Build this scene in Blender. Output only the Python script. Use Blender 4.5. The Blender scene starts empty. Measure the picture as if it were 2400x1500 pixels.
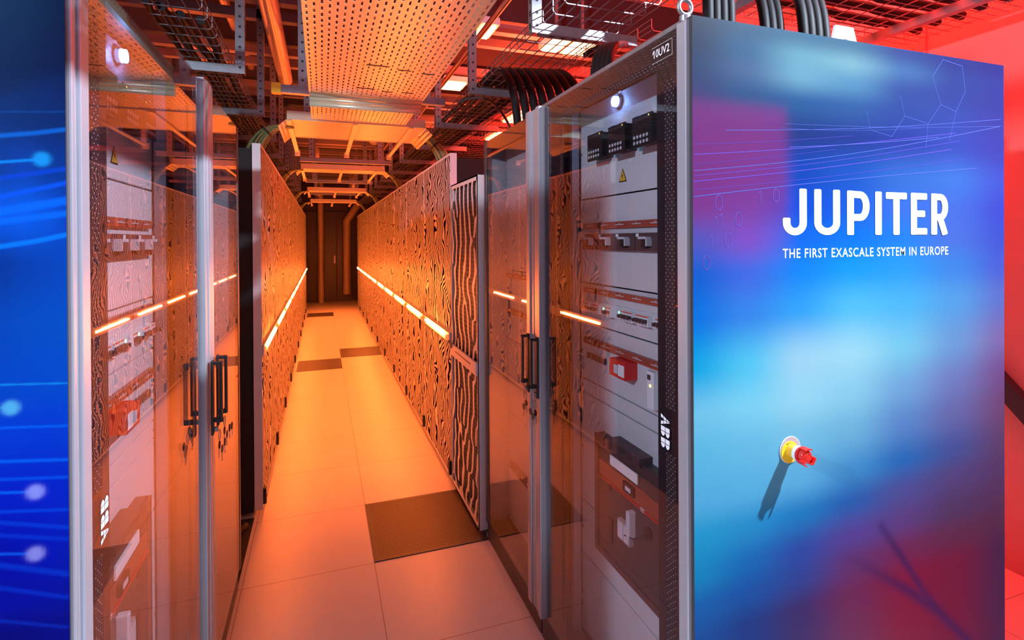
import bpy, bmesh, math, random
import numpy as np
from mathutils import Vector, Matrix
random.seed(7); PI = math.pi
SC = bpy.context.scene; COL = SC.collection

# ------------------------------------------------------------------ camera
f_, cx_, cy_ = 1255.0, 1200.0, 566.0
yaw, pit, rol = [math.radians(a) for a in (19.58, -.218, -.316)]
F = np.array([math.sin(yaw)*math.cos(pit), math.cos(yaw)*math.cos(pit), math.sin(pit)])
r0 = np.array([math.cos(yaw), -math.sin(yaw), 0.]); u0 = np.cross(r0, F)
Rt = r0*math.cos(rol)+u0*math.sin(rol); Up = -r0*math.sin(rol)+u0*math.cos(rol)
CAM = np.array([0, 0, 1.6])
cam = bpy.data.cameras.new('camera'); co = bpy.data.objects.new('camera', cam); COL.objects.link(co)
co.matrix_world = Matrix(((Rt[0], Up[0], -F[0], 0), (Rt[1], Up[1], -F[1], 0), (Rt[2], Up[2], -F[2], 1.6), (0, 0, 0, 1)))
cam.sensor_width = 36; cam.lens = 36*f_/2400; cam.shift_y = (cy_-750)/2400; cam.clip_start = .02; cam.clip_end = 60
SC.camera = co
def at(u, v, ax, val):                      # where the sight line of a photo point meets a plane of the room
    d = F+Rt*(u-cx_)/f_-Up*(v-cy_)/f_; i = 'xyz'.index(ax)
    return CAM+d*((val-CAM[i])/d[i])

# ------------------------------------------------------------------ world, lights, exposure
W = bpy.data.worlds.new('world'); SC.world = W; W.use_nodes = True
W.node_tree.nodes['Background'].inputs[0].default_value = (.10, .03, .04, 1)
W.node_tree.nodes['Background'].inputs[1].default_value = .1
vs = SC.view_settings; vs.view_transform = 'Standard'; vs.look = 'None'; vs.exposure = 0; vs.gamma = 1
def light(kind, name, loc, power, color, target=None, **k):
    l = bpy.data.lights.new(name, kind); l.energy = power; l.color = color
    for a, b in k.items(): setattr(l, a, b)
    o = bpy.data.objects.new(name, l); COL.objects.link(o); o.location = loc
    if target is not None:
        o.rotation_euler = (Vector(target)-Vector(loc)).to_track_quat('-Z', 'Y').to_euler()
    return o
COOL = (.68, .82, 1.0)
light('SPOT', 'white_spotlight', (2.52, .0, 3.5), 1330, COOL, (.62, 1.3, 1.25), spot_size=math.radians(74), spot_blend=.3, shadow_soft_size=.035)
light('SPOT', 'white_spotlight', (-1.78, .28, 2.5), 330, COOL, (.3, 1.6, 1.1), spot_size=math.radians(100), spot_blend=.5, shadow_soft_size=.06)
light('AREA', 'cool_front_fill', (.3, -1.4, 3.2), 6, (.30, .55, 1.0), (.3, 2.2, 1.8), shape='RECTANGLE', size=1.2, size_y=.5)  # added blue fill from behind the camera, tints the hangers
for y_, p_ in ((2.1, 190), (4.2, 190), (6.8, 100)):
    light('AREA', 'red_light', (2.45, y_, 3.25), p_, (1, .018, .010), (2.5, y_+.05, 0), shape='RECTANGLE', size=.7, size_y=.9)
light('AREA', 'red_light', (.35, -.6, 3.4), 12, (1, .06, .03), (.3, 1.2, 0), shape='RECTANGLE', size=.8, size_y=.8)  # added red fill near the camera, reddens the near floor
for x_, y_, p_, c_ in ((1.55, 3.9, 85, (1, .085, .03)), (1.5, 6.5, 45, (1, .10, .03)), (2.3, 2.0, 40, (1, .03, .015)), (-.95, 4.6, 15, (1, .13, .03)), (-.9, 2.2, 6, (1, .13, .04)), (.24, 5.0, 11, (1, .13, .03)), (.24, 8.6, 11, (1, .12, .02))):
    light('AREA', 'ceiling_fill', (x_, y_, 2.72), p_, c_, (x_, y_+.01, 4), shape='RECTANGLE', size=.5, size_y=.9)  # added uplights without fixtures, brightening the ceiling in orange and red
light('POINT', 'red_light', (1.6, 3.3, 2.75), 14, (1, .04, .015), shadow_soft_size=.15)
light('POINT', 'red_light', (1.9, 1.9, 2.75), 9, (1, .04, .015), shadow_soft_size=.15)

# ------------------------------------------------------------------ materials
MATS = {}
def lin(c):
    return tuple(((x/255)/12.92 if x/255 <= .04045 else ((x/255+.055)/1.055)**2.4) for x in c)
def mat(name, col=(.5, .5, .5), rough=.5, metal=0., em=None, es=0., var=.06, scale=14., bump=0., bscale=200., coat=0., spec=.5):
    m = bpy.data.materials.new(name); m.use_nodes = True; nt = m.node_tree; N = nt.nodes; L = nt.links
    b = N['Principled BSDF']; b.inputs['Roughness'].default_value = rough; b.inputs['Metallic'].default_value = metal
    b.inputs['Specular IOR Level'].default_value = spec
    b.inputs['Coat Weight'].default_value = coat; b.inputs['Coat Roughness'].default_value = .08
    tc = N.new('ShaderNodeTexCoord'); n = N.new('ShaderNodeTexNoise'); n.inputs['Scale'].default_value = scale; n.inputs['Detail'].default_value = 4
    L.new(tc.outputs['Object'], n.inputs['Vector'])
    mx = N.new('ShaderNodeMix'); mx.data_type = 'RGBA'
    mx.inputs[6].default_value = (*[max(0, c*(1-var)) for c in col], 1); mx.inputs[7].default_value = (*[min(1, c*(1+var)) for c in col], 1)
    L.new(n.outputs['Fac'], mx.inputs[0]); L.new(mx.outputs[2], b.inputs['Base Color'])
    if em: b.inputs['Emission Color'].default_value = (*em, 1); b.inputs['Emission Strength'].default_value = es
    if bump:
        n2 = N.new('ShaderNodeTexNoise'); n2.inputs['Scale'].default_value = bscale; L.new(tc.outputs['Object'], n2.inputs['Vector'])
        bp = N.new('ShaderNodeBump'); bp.inputs['Strength'].default_value = bump; bp.inputs['Distance'].default_value = .002
        L.new(n2.outputs['Fac'], bp.inputs['Height']); L.new(bp.outputs[0], b.inputs['Normal'])
    MATS[name] = m; return m
class G:                                    # tiny node-graph helper
    def __init__(s, m): s.nt = m.node_tree; s.N = s.nt.nodes; s.L = s.nt.links
    def inp(s, sock, v):
        if hasattr(v, 'links'): s.L.new(v, sock)
        elif v is not None: sock.default_value = v
    def m(s, op, a, b=None, c=None):
        n = s.N.new('ShaderNodeMath'); n.operation = op
        s.inp(n.inputs[0], a); s.inp(n.inputs[1], b); s.inp(n.inputs[2], c); return n.outputs[0]
    def pos(s):
        g = s.N.new('ShaderNodeNewGeometry'); x = s.N.new('ShaderNodeSeparateXYZ'); s.L.new(g.outputs['Position'], x.inputs[0]); return g, x.outputs
    def comb(s, x, y, z):
        n = s.N.new('ShaderNodeCombineXYZ')
        for i, v in enumerate((x, y, z)): s.inp(n.inputs[i], v)
        return n.outputs[0]
    def noise(s, vec, scale, detail=2):
        n = s.N.new('ShaderNodeTexNoise'); n.inputs['Scale'].default_value = scale; n.inputs['Detail'].default_value = detail
        s.L.new(vec, n.inputs['Vector']); return n.outputs['Fac']
    def mix(s, fac, a, b):
        n = s.N.new('ShaderNodeMix'); n.data_type = 'RGBA'; s.inp(n.inputs[0], fac)
        s.inp(n.inputs[6], (*a, 1) if isinstance(a, tuple) else a); s.inp(n.inputs[7], (*b, 1) if isinstance(b, tuple) else b); return n.outputs[2]

mat('white_paint', (.74, .74, .76), .38, .0)
mat('plate_white', (.66, .66, .70), .42, 0, bump=.05, bscale=900)
mat('aluminium', (.42, .44, .49), .32, .35)
mat('galvanised', (.30, .31, .34), .38, .6, var=.2, scale=40)
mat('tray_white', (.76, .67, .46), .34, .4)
mat('black', (.012, .012, .014), .5)
mat('matte_black', (.010, .009, .010), .75, bump=.3, bscale=500)
mat('dark_grey', (.05, .045, .05), .45)
mat('print_black', (.022, .016, .022), .55, spec=.3)
mat('hose', (.018, .016, .018), .42)
mat('cable_green', (.20, .24, .09), .5, var=.3, scale=60)
mat('steel', (.30, .30, .32), .45, .8)
mat('key_metal', (.35, .33, .32), .3, .9)
mat('copper', (.55, .30, .22), .3, .8)
mat('beam', (.15, .12, .15), .6)
mat('beam_dark', (.03, .022, .03), .7)
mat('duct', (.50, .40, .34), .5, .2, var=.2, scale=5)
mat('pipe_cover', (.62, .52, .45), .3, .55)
mat('red_plastic', (.72, .02, .015), .35)
mat('red_bright', (.85, .03, .02), .3)
mat('orange_red', (.70, .07, .03), .4)
mat('band_red', (.34, .07, .05), .35)
mat('breaker', (.09, .045, .05), .5)
mat('yellow', (.85, .60, .02), .4)
mat('warn_yellow', (.80, .45, .03), .45)
mat('blue_plastic', (.03, .12, .45), .45)
mat('white_ink', (.92, .93, .95), .4, var=.01)
mat('label_white', (.85, .85, .88), .5)
mat('label_blue', (.15, .4, .5), .5)
mat('clear_plastic', (.45, .36, .38), .15)
mat('button_grey', (.62, .62, .68), .4)
mat('white_lug', (.90, .92, .92), .4)
mat('led', (.9, .5, .3), .5, em=(1, .165, .026), es=300, var=0)
mat('lamp_glow', (.8, .9, 1), .4, em=(.22, .45, 1), es=70, var=0)
mat('green_glow', (.3, 1, .6), .4, em=(.2, 1, .5), es=4, var=0)
mat('yellow_glow', (1, .8, .2), .4, em=(1, .7, .15), es=4, var=0)
mat('red_glow', (1, .1, .1), .4, em=(1, .03, .05), es=5, var=0)
mat('orange_glow', (1, .4, .1), .4, em=(1, .3, .05), es=14, var=0)
mat('ceiling_panel_glow', (1, .5, .3), .5, em=(1, .30, .10), es=14, var=0)
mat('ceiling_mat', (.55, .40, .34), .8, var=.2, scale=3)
mat('wall_white', (.62, .58, .58), .6)
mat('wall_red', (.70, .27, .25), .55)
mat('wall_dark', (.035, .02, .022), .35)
mat('line_violet', tuple(.6*c for c in lin((110, 85, 225))), .4, var=.02)
mat('line_pale', tuple(.5*c for c in lin((100, 125, 235))), .4, var=.02)
mat('digit_ink', tuple(.62*c for c in lin((120, 95, 205))), .4, var=.02)
mat('hose_black', (.009, .008, .009), .6, spec=.2)

def floor_mat():
    m = mat('floor_tile', (.66, .61, .60), .36, var=.05, scale=3, spec=.45)
    g = G(m); _, p = g.pos(); b = g.N['Principled BSDF']
    def seam(c, o, w):
        t = g.m('DIVIDE', g.m('SUBTRACT', c, o), w); d = g.m('ABSOLUTE', g.m('SUBTRACT', g.m('FRACT', g.m('ADD', t, .5)), .5))
        return g.m('LESS_THAN', g.m('MULTIPLY', d, w), .0016)
    s = g.m('MAXIMUM', seam(p[0], .237, .593), seam(p[1], 2.728, .618))
    geo, _ = g.pos(); sp = g.noise(geo.outputs['Position'], 420, 2)
    sp2 = g.m('MULTIPLY', g.m('GREATER_THAN', sp, .60), .22)
    src = b.inputs['Base Color'].links[0].from_socket
    c = g.mix(sp2, src, (.40, .34, .34)); c = g.mix(g.m('MULTIPLY', s, .8), c, (.16, .11, .10))
    g.L.new(c, b.inputs['Base Color'])
floor_mat()
def rack_mat():                             # white steel door cut through with a fine labyrinth of slots
    m = mat('slotted_door', (.72, .70, .70), .36, .2, var=.04)
    g = G(m); _, p = g.pos(); b = g.N['Principled BSDF']
    v = g.comb(p[1], p[2], 0.)
    n1 = g.noise(v, 4.6, 1); n2 = g.noise(g.comb(g.m('ADD', p[1], 7.), p[2], 3.), 2.6, 1)
    yy = g.m('ADD', p[1], g.m('MULTIPLY', g.m('SUBTRACT', n1, .5), .30))
    zz = g.m('MULTIPLY', g.m('ADD', p[2], g.m('MULTIPLY', g.m('SUBTRACT', n2, .5), .3)), .8)
    t = g.N.new('ShaderNodeTexGabor'); g.L.new(g.comb(yy, zz, 0.), t.inputs['Vector'])
    t.inputs['Scale'].default_value = 6.8; t.inputs['Frequency'].default_value = 3.6; t.inputs['Anisotropy'].default_value = .78
    t.inputs['Orientation'].default_value = 0.0
    dark = g.m('LESS_THAN', g.m('ABSOLUTE', g.m('SUBTRACT', t.outputs['Phase'], .5)), .235)
    c = g.mix(dark, b.inputs['Base Color'].links[0].from_socket, (.006, .004, .004)); g.L.new(c, b.inputs['Base Color'])
    g.L.new(g.m('MULTIPLY', g.m('SUBTRACT', 1., dark), .2), b.inputs['Metallic']); g.L.new(g.m('MULTIPLY', g.m('SUBTRACT', 1., dark), .5), b.inputs['Specular IOR Level'])
rack_mat()
def dot_mat():
    m = mat('dotted_print', (.022, .016, .022), .55, spec=.3)
    g = G(m); _, p = g.pos(); b = g.N['Principled BSDF']
    a = g.m('DIVIDE', p[1], .0085); row = g.m('FLOOR', a)
    zz = g.m('ADD', g.m('DIVIDE', p[2], .017), g.m('MULTIPLY', g.m('MODULO', row, 2.), .5))
    dx = g.m('MULTIPLY', g.m('SUBTRACT', g.m('FRACT', a), .5), .0085); dz = g.m('MULTIPLY', g.m('SUBTRACT', g.m('FRACT', zz), .5), .017)
    d = g.m('SQRT', g.m('ADD', g.m('MULTIPLY', dx, dx), g.m('MULTIPLY', dz, dz)))
    g.L.new(g.mix(g.m('LESS_THAN', d, .0011), b.inputs['Base Color'].links[0].from_socket, (.75, .72, .78)), b.inputs['Base Color'])
dot_mat()
def glass_mat():
    m = bpy.data.materials.new('door_glass'); m.use_nodes = True; g = G(m); g.N.clear()
    o = g.N.new('ShaderNodeOutputMaterial'); t = g.N.new('ShaderNodeBsdfTransparent'); t.inputs[0].default_value = (.86, .85, .87, 1)
    gl = g.N.new('ShaderNodeBsdfGlossy'); gl.inputs['Roughness'].default_value = 0.0; gl.inputs['Color'].default_value = (1, 1, 1, 1)
    geo = g.N.new('ShaderNodeNewGeometry'); fr = g.N.new('ShaderNodeFresnel')
    g.L.new(g.m('ADD', g.m('MULTIPLY', geo.outputs['Backfacing'], 1/1.55-1.55), 1.55), fr.inputs['IOR'])
    mx = g.N.new('ShaderNodeMixShader'); g.L.new(fr.outputs[0], mx.inputs[0]); g.L.new(t.outputs[0], mx.inputs[1]); g.L.new(gl.outputs[0], mx.inputs[2])
    g.L.new(mx.outputs[0], o.inputs[0]); MATS['door_glass'] = m
glass_mat()
def attr_mat(name, rough=.45, coat=.05):
    m = mat(name, (.5, .5, .5), rough, coat=coat, spec=.06); g = G(m); b = g.N['Principled BSDF']
    a = g.N.new('ShaderNodeAttribute'); a.attribute_name = 'print'; g.L.new(a.outputs['Color'], b.inputs['Base Color'])
    g.N['Principled BSDF'].inputs['Coat Roughness'].default_value = .25
attr_mat('printed_panel'); attr_mat('printed_panel_left')
def mat_rubber():
    m = mat('vent_grid', (.05, .04, .04), .5); g = G(m); _, p = g.pos(); b = g.N['Principled BSDF']
    a = g.m('DIVIDE', p[1], .017); zz = g.m('ADD', g.m('DIVIDE', p[0], .017), g.m('MULTIPLY', g.m('MODULO', g.m('FLOOR', a), 2.), .5))
    dx = g.m('SUBTRACT', g.m('FRACT', a), .5); dz = g.m('SUBTRACT', g.m('FRACT', zz), .5)
    d = g.m('SQRT', g.m('ADD', g.m('MULTIPLY', dx, dx), g.m('MULTIPLY', dz, dz)))
    g.L.new(g.mix(g.m('LESS_THAN', d, .34), (.07, .05, .05), (.006, .006, .006)), b.inputs['Base Color'])
mat_rubber()

# ------------------------------------------------------------------ mesh builder
class MB:
    def __init__(s): s.v = []; s.f = []; s.m = []; s.sm = []; s.mats = []
    def mi(s, name):
        if name not in s.mats: s.mats.append(name)
        return s.mats.index(name)
    def add(s, vs_, fs, mt, smooth=False):
        o = len(s.v); s.v += [tuple(float(c) for c in p) for p in vs_]; k = s.mi(mt)
        for f in fs: s.f.append([o+i for i in f]); s.m.append(k); s.sm.append(smooth)
        return s
    def box(s, x0, x1, y0, y1, z0, z1, mt):
        x0, x1 = sorted((x0, x1)); y0, y1 = sorted((y0, y1)); z0, z1 = sorted((z0, z1))
        v = [(x, y, z) for z in (z0, z1) for y in (y0, y1) for x in (x0, x1)]
        return s.add(v, [(0, 2, 3, 1), (4, 5, 7, 6), (0, 1, 5, 4), (2, 6, 7, 3), (0, 4, 6, 2), (1, 3, 7, 5)], mt)
    def tube(s, pts, r, mt, n=8, closed=False, cap=True, smooth=True):
        P = [Vector(p) for p in pts]; R_ = r if isinstance(r, (list, tuple)) else [r]*len(P)
        rings = []; up = None
        for i, p in enumerate(P):
            if closed: t = P[(i+1) % len(P)]-P[i-1]
            else: t = P[min(i+1, len(P)-1)]-P[max(i-1, 0)]
            t.normalize()
            if up is None: up = Vector((0, 0, 1)) if abs(t.z) < .9 else Vector((0, 1, 0))
            a = t.cross(up)
            if a.length < 1e-4: a = t.cross(Vector((1, 0, 0)))
            a.normalize(); b = a.cross(t).normalized(); up = b
            rings.append([p+(a*math.cos(q)+b*math.sin(q))*R_[i] for q in [2*PI*(k+.5)/n for k in range(n)]])
        v = [q for r_ in rings for q in r_]; fs = []
        m_ = len(P) if closed else len(P)-1
        for i in range(m_):
            j = (i+1) % len(P)
            for k in range(n): fs.append((i*n+k, i*n+(k+1) % n, j*n+(k+1) % n, j*n+k))
        s.add(v, fs, mt, smooth)
        if cap and not closed:
            s.add(rings[0], [tuple(range(n))], mt); s.add(rings[-1], [tuple(reversed(range(n)))], mt)
        return s
    def bar(s, a, b, r, mt): return s.tube([a, b], r, mt, n=4, cap=False, smooth=False)
    def prism(s, poly, vec, mt):
        n = len(poly); vec = Vector(vec); a = [Vector(p) for p in poly]; b = [p+vec for p in a]
        s.add(a+b, [tuple(range(n)), tuple(reversed(range(n, 2*n)))]+[(i, (i+1) % n, n+(i+1) % n, n+i) for i in range(n)], mt); return s
    def poly(s, pts, mt): return s.add(pts, [tuple(range(len(pts)))], mt)
    def build(s, name, parent=None, root=None, bevel=0, solid=0, recalc=True):
        org = Vector(root.location) if root is not None else Vector((0, 0, 0))
        me = bpy.data.meshes.new(name); me.from_pydata([tuple(Vector(p)-org) for p in s.v], [], s.f)
        for k in s.mats: me.materials.append(MATS[k])
        me.polygons.foreach_set('material_index', s.m); me.polygons.foreach_set('use_smooth', s.sm)
        if recalc:
            bm = bmesh.new(); bm.from_mesh(me); bmesh.ops.recalc_face_normals(bm, faces=bm.faces); bm.to_mesh(me); bm.free()
        me.update()
        o = bpy.data.objects.new(name, me); COL.objects.link(o); o.parent = parent
        if bevel:
            b = o.modifiers.new('bevel', 'BEVEL'); b.width = bevel; b.segments = 2; b.limit_method = 'ANGLE'
        if solid:
            b = o.modifiers.new('solid', 'SOLIDIFY'); b.thickness = solid; b.offset = 0
        return o
def thing(name, loc, label, cat, group=None):
    o = bpy.data.objects.new(name, None); COL.objects.link(o); o.location = loc; o.empty_display_size = .05
    o['label'] = label; o['category'] = cat
    if group: o['group'] = group
    return o
def tag(o, label, cat, group=None):
    o['label'] = label; o['category'] = cat
    if group: o['group'] = group
    return o
def struct(o): o['kind'] = 'structure'; return o
def copy_tree(o, parent=None):
    c = o.copy(); COL.objects.link(c); c.parent = parent
    for ch in o.children: copy_tree(ch, c)
    return c
def circle3(c, a, b, r, n=16, r2=None, ph=0):
    c, a, b = Vector(c), Vector(a), Vector(b)
    return [c+a*math.cos(2*PI*i/n+ph)*r+b*math.sin(2*PI*i/n+ph)*(r2 or r) for i in range(n)]
def disc(mb, c, ax, r, h, mt, n=20):           # cylinder from c along ax*h
    c = Vector(c); ax = Vector(ax).normalized(); a = ax.orthogonal().normalized(); b = ax.cross(a)
    mb.prism(circle3(c, a, b, r, n), ax*h, mt); return mb
def text_mesh(mb, s, org, ux, uy, h, width, mt, offset=0., lift=(0, 0, 0), space=1.):
    """lettering of cap height h and total width, laid out along ux with up uy"""
    cu = bpy.data.curves.new('t', 'FONT'); cu.body = s; cu.size = 1; cu.offset = offset; cu.space_character = space; cu.resolution_u = 3
    ob = bpy.data.objects.new('t', cu); COL.objects.link(ob); dg = bpy.context.evaluated_depsgraph_get(); dg.update()
    me = ob.evaluated_get(dg).to_mesh(); V = np.array([v.co[:] for v in me.vertices]); fs = [tuple(p.vertices) for p in me.polygons]
    mn, mx_ = V.min(0), V.max(0); org = Vector(org)+Vector(lift); ux = Vector(ux); uy = Vector(uy)
    pts = [org+ux*((p[0]-mn[0])/(mx_[0]-mn[0])*width)+uy*((p[1]-mn[1])/(mx_[1]-mn[1])*h) for p in V]
    mb.add(pts, fs, mt); bpy.data.objects.remove(ob); bpy.data.curves.remove(cu)
def strip2d(pts, w, cham=.35, endc=True):
    """flat ribbon of width w along a 2-D polyline, corner-cut ends -> list of cross sections"""
    P = [np.array(p, float) for p in pts]; out = []
    for i, p in enumerate(P):
        a = P[i]-P[i-1] if i else P[1]-P[0]; b = P[i+1]-P[i] if i < len(P)-1 else P[i]-P[i-1]
        a = a/np.linalg.norm(a); b = b/np.linalg.norm(b); t = a+b; t = t/np.linalg.norm(t); n = np.array([-t[1], t[0]])
        k = 1/max(.4, n@np.array([-a[1], a[0]])); hw = w/2*k
        if endc and i == 0: out += [(p-n*hw*(1-cham), p+n*hw*(1-cham)), (p+a*hw*cham-n*hw, p+a*hw*cham+n*hw)]
        elif endc and i == len(P)-1: out += [(p-b*hw*cham-n*hw, p-b*hw*cham+n*hw), (p-n*hw*(1-cham), p+n*hw*(1-cham))]
        else: out.append((p-n*hw, p+n*hw))
    return out
def ribbon(mb, pts, w, tf, mt, **k):
    sec = strip2d(pts, w, **k); v = [tf(*q) for s_ in sec for q in s_]
    mb.add(v, [(2*i, 2*i+1, 2*i+3, 2*i+2) for i in range(len(sec)-1)], mt)

# ------------------------------------------------------------------ room shell
XR, XL = .79, -.33            # planes of the rack doors
GR, GL = .82, -.36            # planes of the electrical cabinets' glass
ZTOP = 2.165
struct(MB().box(-3.4, 3.2, -3.2, 15.2, -.1, 0, 'floor_tile').build('floor'))
struct(MB().box(-3.4, 3.2, -3.2, 15.2, 3.75, 3.85, 'ceiling_mat').build('ceiling'))
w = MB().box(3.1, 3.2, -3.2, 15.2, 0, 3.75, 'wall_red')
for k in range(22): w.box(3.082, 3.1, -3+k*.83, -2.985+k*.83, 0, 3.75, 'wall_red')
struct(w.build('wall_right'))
struct(MB().box(-3.5, -3.4, -3.2, 15.2, 0, 3.75, 'wall_white').build('wall_left'))
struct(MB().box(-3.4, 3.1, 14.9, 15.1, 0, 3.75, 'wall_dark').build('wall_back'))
struct(MB().box(-3.4, 3.1, -3.3, -3.2, 0, 3.75, 'wall_white').build('wall_front'))
a_, b_ = at(2350, 905, 'x', 3.06), at(2400, 960, 'x', 3.06)
tr = MB(); sl = (b_[2]-a_[2])/(b_[1]-a_[1])
tr.prism([(3.04, .2, a_[2]+(.2-a_[1])*sl-.06), (3.04, .2, a_[2]+(.2-a_[1])*sl+.06), (3.04, 3.2, a_[2]+(3.2-a_[1])*sl+.06), (3.04, 3.2, a_[2]+(3.2-a_[1])*sl-.06)], (.055, 0, 0), 'dark_grey')
tag(tr.build('handrail', bevel=.004), 'dark sloping rail fixed along the red-lit wall at the right', 'rail')

# ventilation floor panels
def vent_panel(x0, x1, y0, y1, label):
    t = thing('ventilation_floor_panel', ((x0+x1)/2, (y0+y1)/2, .0), label, 'floor panel')
    w_ = .025; m = MB()
    m.box(x0, x1, y0, y0+w_, .0, .004, 'band_red' if 0 else 'dark_grey').box(x0, x1, y1-w_, y1, .0, .004, 'dark_grey')
    m.box(x0, x0+w_, y0+w_, y1-w_, .0, .004, 'dark_grey').box(x1-w_, x1, y0+w_, y1-w_, .0, .004, 'dark_grey'); m.build('frame', t, t)
    MB().box(x0+w_, x1-w_, y0+w_, y1-w_, .0, .003, 'vent_grid').build('perforated_grid', t, t)
vent_panel(.237, .828, 2.73, 3.345, 'large dark perforated floor panel nearest the camera, beside the open-patterned low door')
vent_panel(-.30, .235, 7.02, 7.62, 'dark perforated floor panel on the left half of the aisle, middle distance')
vent_panel(.24, .785, 7.66, 8.27, 'dark perforated floor panel on the right half of the aisle, middle distance')
vent_panel(-.30, .235, 11.95, 12.55, 'small dark floor panel farthest down the aisle, left half')

# ------------------------------------------------------------------ server racks
PIT = .955; Y0 = 3.41; GAP = .05
def rack_y(i): return Y0+i*PIT+(GAP if i >= 5 else 0)
ORD = ['first', 'second', 'third', 'fourth', 'fifth', 'sixth', 'seventh', 'eighth', 'ninth', 'tenth']
def make_rack(s, xf, i):
    y = rack_y(i); side = 'right' if s > 0 else 'left'
    where = {0: 'nearest of the %s row' % side, 9: 'farthest of the %s row' % side}.get(i, '%s from the near end of the %s row' % (ORD[i], side))
    t = thing('server_rack', (xf, y, 0), 'tall slotted-door rack with glowing light bar, '+where, 'server rack', '%s row of server racks' % side)
    b = MB(); b.box(xf+s*.05, xf+s*1.19, y+.004, y+PIT-.004, .03, ZTOP-.03, 'matte_black')
    for px_ in (.12, 1.1):
        for py_ in (.1, PIT-.1): b.box(xf+s*px_-.02, xf+s*px_+.02, y+py_-.02, y+py_+.02, 0, .03, 'black')
    b.build('body', t, t)
    d = MB(); d.box(xf, xf+s*.045, y+.004, y+PIT-.006, .04, ZTOP, 'white_paint')
    d.box(xf-s*.0008, xf, y+.012, y+PIT-.02, .06, .925, 'slotted_door').box(xf-s*.0008, xf, y+.012, y+PIT-.02, 1.0, ZTOP-.015, 'slotted_door')
    dr = d.build('door', t, t)
    MB().box(xf-s*.012, xf-s*.001, y+.01, y+PIT-.015, .93, .995, 'white_paint').build('handle_bar', dr, t, bevel=.003)
    MB().box(xf-s*.022, xf-s*.012, y+.15, y+PIT-.13, .959, .973, 'led').build('light_strip', dr, t)['label'] = 'glowing orange-white light strip'
    MB().box(xf-s*.018, xf-s*.001, y+.002, y+.034, .07, .16, 'black').box(xf-s*.021, xf-s*.018, y+.006, y+.030, .108, .114, 'dark_grey').build('hinge', dr, t, bevel=.002)
    if i % 2: 
        h = MB(); h.box(xf+s*.1, xf+s*.22, y+.3, y+.6, ZTOP-.03, ZTOP-.005, 'dark_grey'); h.build('top_cover', t, t)
for s, xf in ((1, XR), (-1, XL)):
    for i in range(10): make_rack(s, xf, i)
    y = rack_y(5)-GAP
    struct(MB().box(xf+s*.004, xf+s*.5, y, y+GAP-.004, .0, 2.15, 'band_red' if 0 else 'dark_grey').build('trim_%d' % (2 if s > 0 else 1)))

# low cabinet with open cut-out door
def labyrinth(ny, nz, h, per, seed):
    rg = np.random.RandomState(seed); n = rg.randn(nz*2, ny*2)
    fz = np.fft.fftfreq(nz*2, h)[:, None]; fy = np.fft.fftfreq(ny*2, h)[None, :]
    fr = np.sqrt((fz*1.0)**2+fy**2); ang = np.arctan2(np.abs(fz), np.abs(fy))
    flt = np.exp(-((fr-1/per)/(.22/per))**2)*np.exp(-(ang/.62)**2)*(fy > 0)
    q = np.fft.ifft2(np.fft.fft2(n)*flt)[:nz, :ny]; return q.real/(np.abs(q)+1e-9*np.abs(q).max())
def iso_mesh(mb, fld, h, y0, z0, x, lvl, mt):
    nz, ny = fld.shape
    for j in range(nz-1):
        for i in range(ny-1):
            c = [(i, j), (i+1, j), (i+1, j+1), (i, j+1)]; v = [fld[b, a]-lvl for a, b in c]
            if max(v) <= 0: continue
            poly = []
            for k in range(4):
                a, b = c[k], c[(k+1) % 4]; va, vb = v[k], v[(k+1) % 4]
                if va > 0: poly.append(a)
                if (va > 0) != (vb > 0):
                    t = va/(va-vb); poly.append((a[0]+(b[0]-a[0])*t, a[1]+(b[1]-a[1])*t))
            if len(poly) > 2: mb.poly([(x, y0+p[0]*h, z0+p[1]*h) for p in poly], mt)
ly0, ly1, lz0, lz1 = 2.775, 3.40, .03, 1.95
t = thing('cooling_cabinet', (XR, ly0, 0), 'low black cabinet whose white door is cut into flowing branches over dark mesh', 'cabinet')
b = MB().box(XR+.055, XR+1.15, ly0+.01, ly1, .05, 1.90, 'matte_black')
for px_ in (.15, 1.05):
    for py_ in (.06, .56): b.box(XR+px_, XR+px_+.04, ly0+py_, ly0+py_+.04, 0, .05, 'black')
b.build('body', t, t)
d = MB()
ff = .028
d.box(XR, XR+.05, ly0, ly0+.008, lz0, lz1, 'white_paint').box(XR, XR+.05, ly1-.006, ly1, lz0, lz1, 'white_paint')
d.box(XR, XR+.05, ly0+.008, ly1-.006, lz1-.008, lz1, 'white_paint').box(XR, XR+.05, ly0+.008, ly1-.006, lz0, lz0+.008, 'white_paint')
d.box(XR, XR+.003, ly0, ly0+.016, lz0, lz1, 'white_paint').box(XR, XR+.003, ly1-.016, ly1, lz0, lz1, 'white_paint')
d.box(XR, XR+.003, ly0, ly1, lz1-.028, lz1, 'white_paint').box(XR, XR+.003, ly0, ly1, lz0, lz0+.028, 'white_paint')
for z0_, z1_, sd in ((lz0+.02, .865, 5), (.935, lz1-.02, 12)):
    h_ = .0085; ny = int((ly1-ly0-.01)/h_)+1; nz = int((z1_-z0_)/h_)+1
    fl = labyrinth(ny, nz, h_, .098, sd)
    iso_mesh(d, fl, h_, ly0+.006, z0_, XR+.0015, .50, 'white_paint')
dr = d.build('door', t, t)
d = MB()
for k in range(1, 24): d.bar((XR+.022, ly0+k*.026, lz0+.02), (XR+.022, ly0+k*.026, lz1-.02), .0016, 'galvanised')
for k in range(1, 73): d.bar((XR+.022, ly0+.01, lz0+k*.026), (XR+.022, ly1-.01, lz0+k*.026), .0016, 'galvanised')
d.build('mesh_screen', dr, t)
MB().box(XR+.028, XR+.034, ly0+.01, ly1-.01, lz0+.01, lz1-.01, 'black').build('backing', dr, t)
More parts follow.
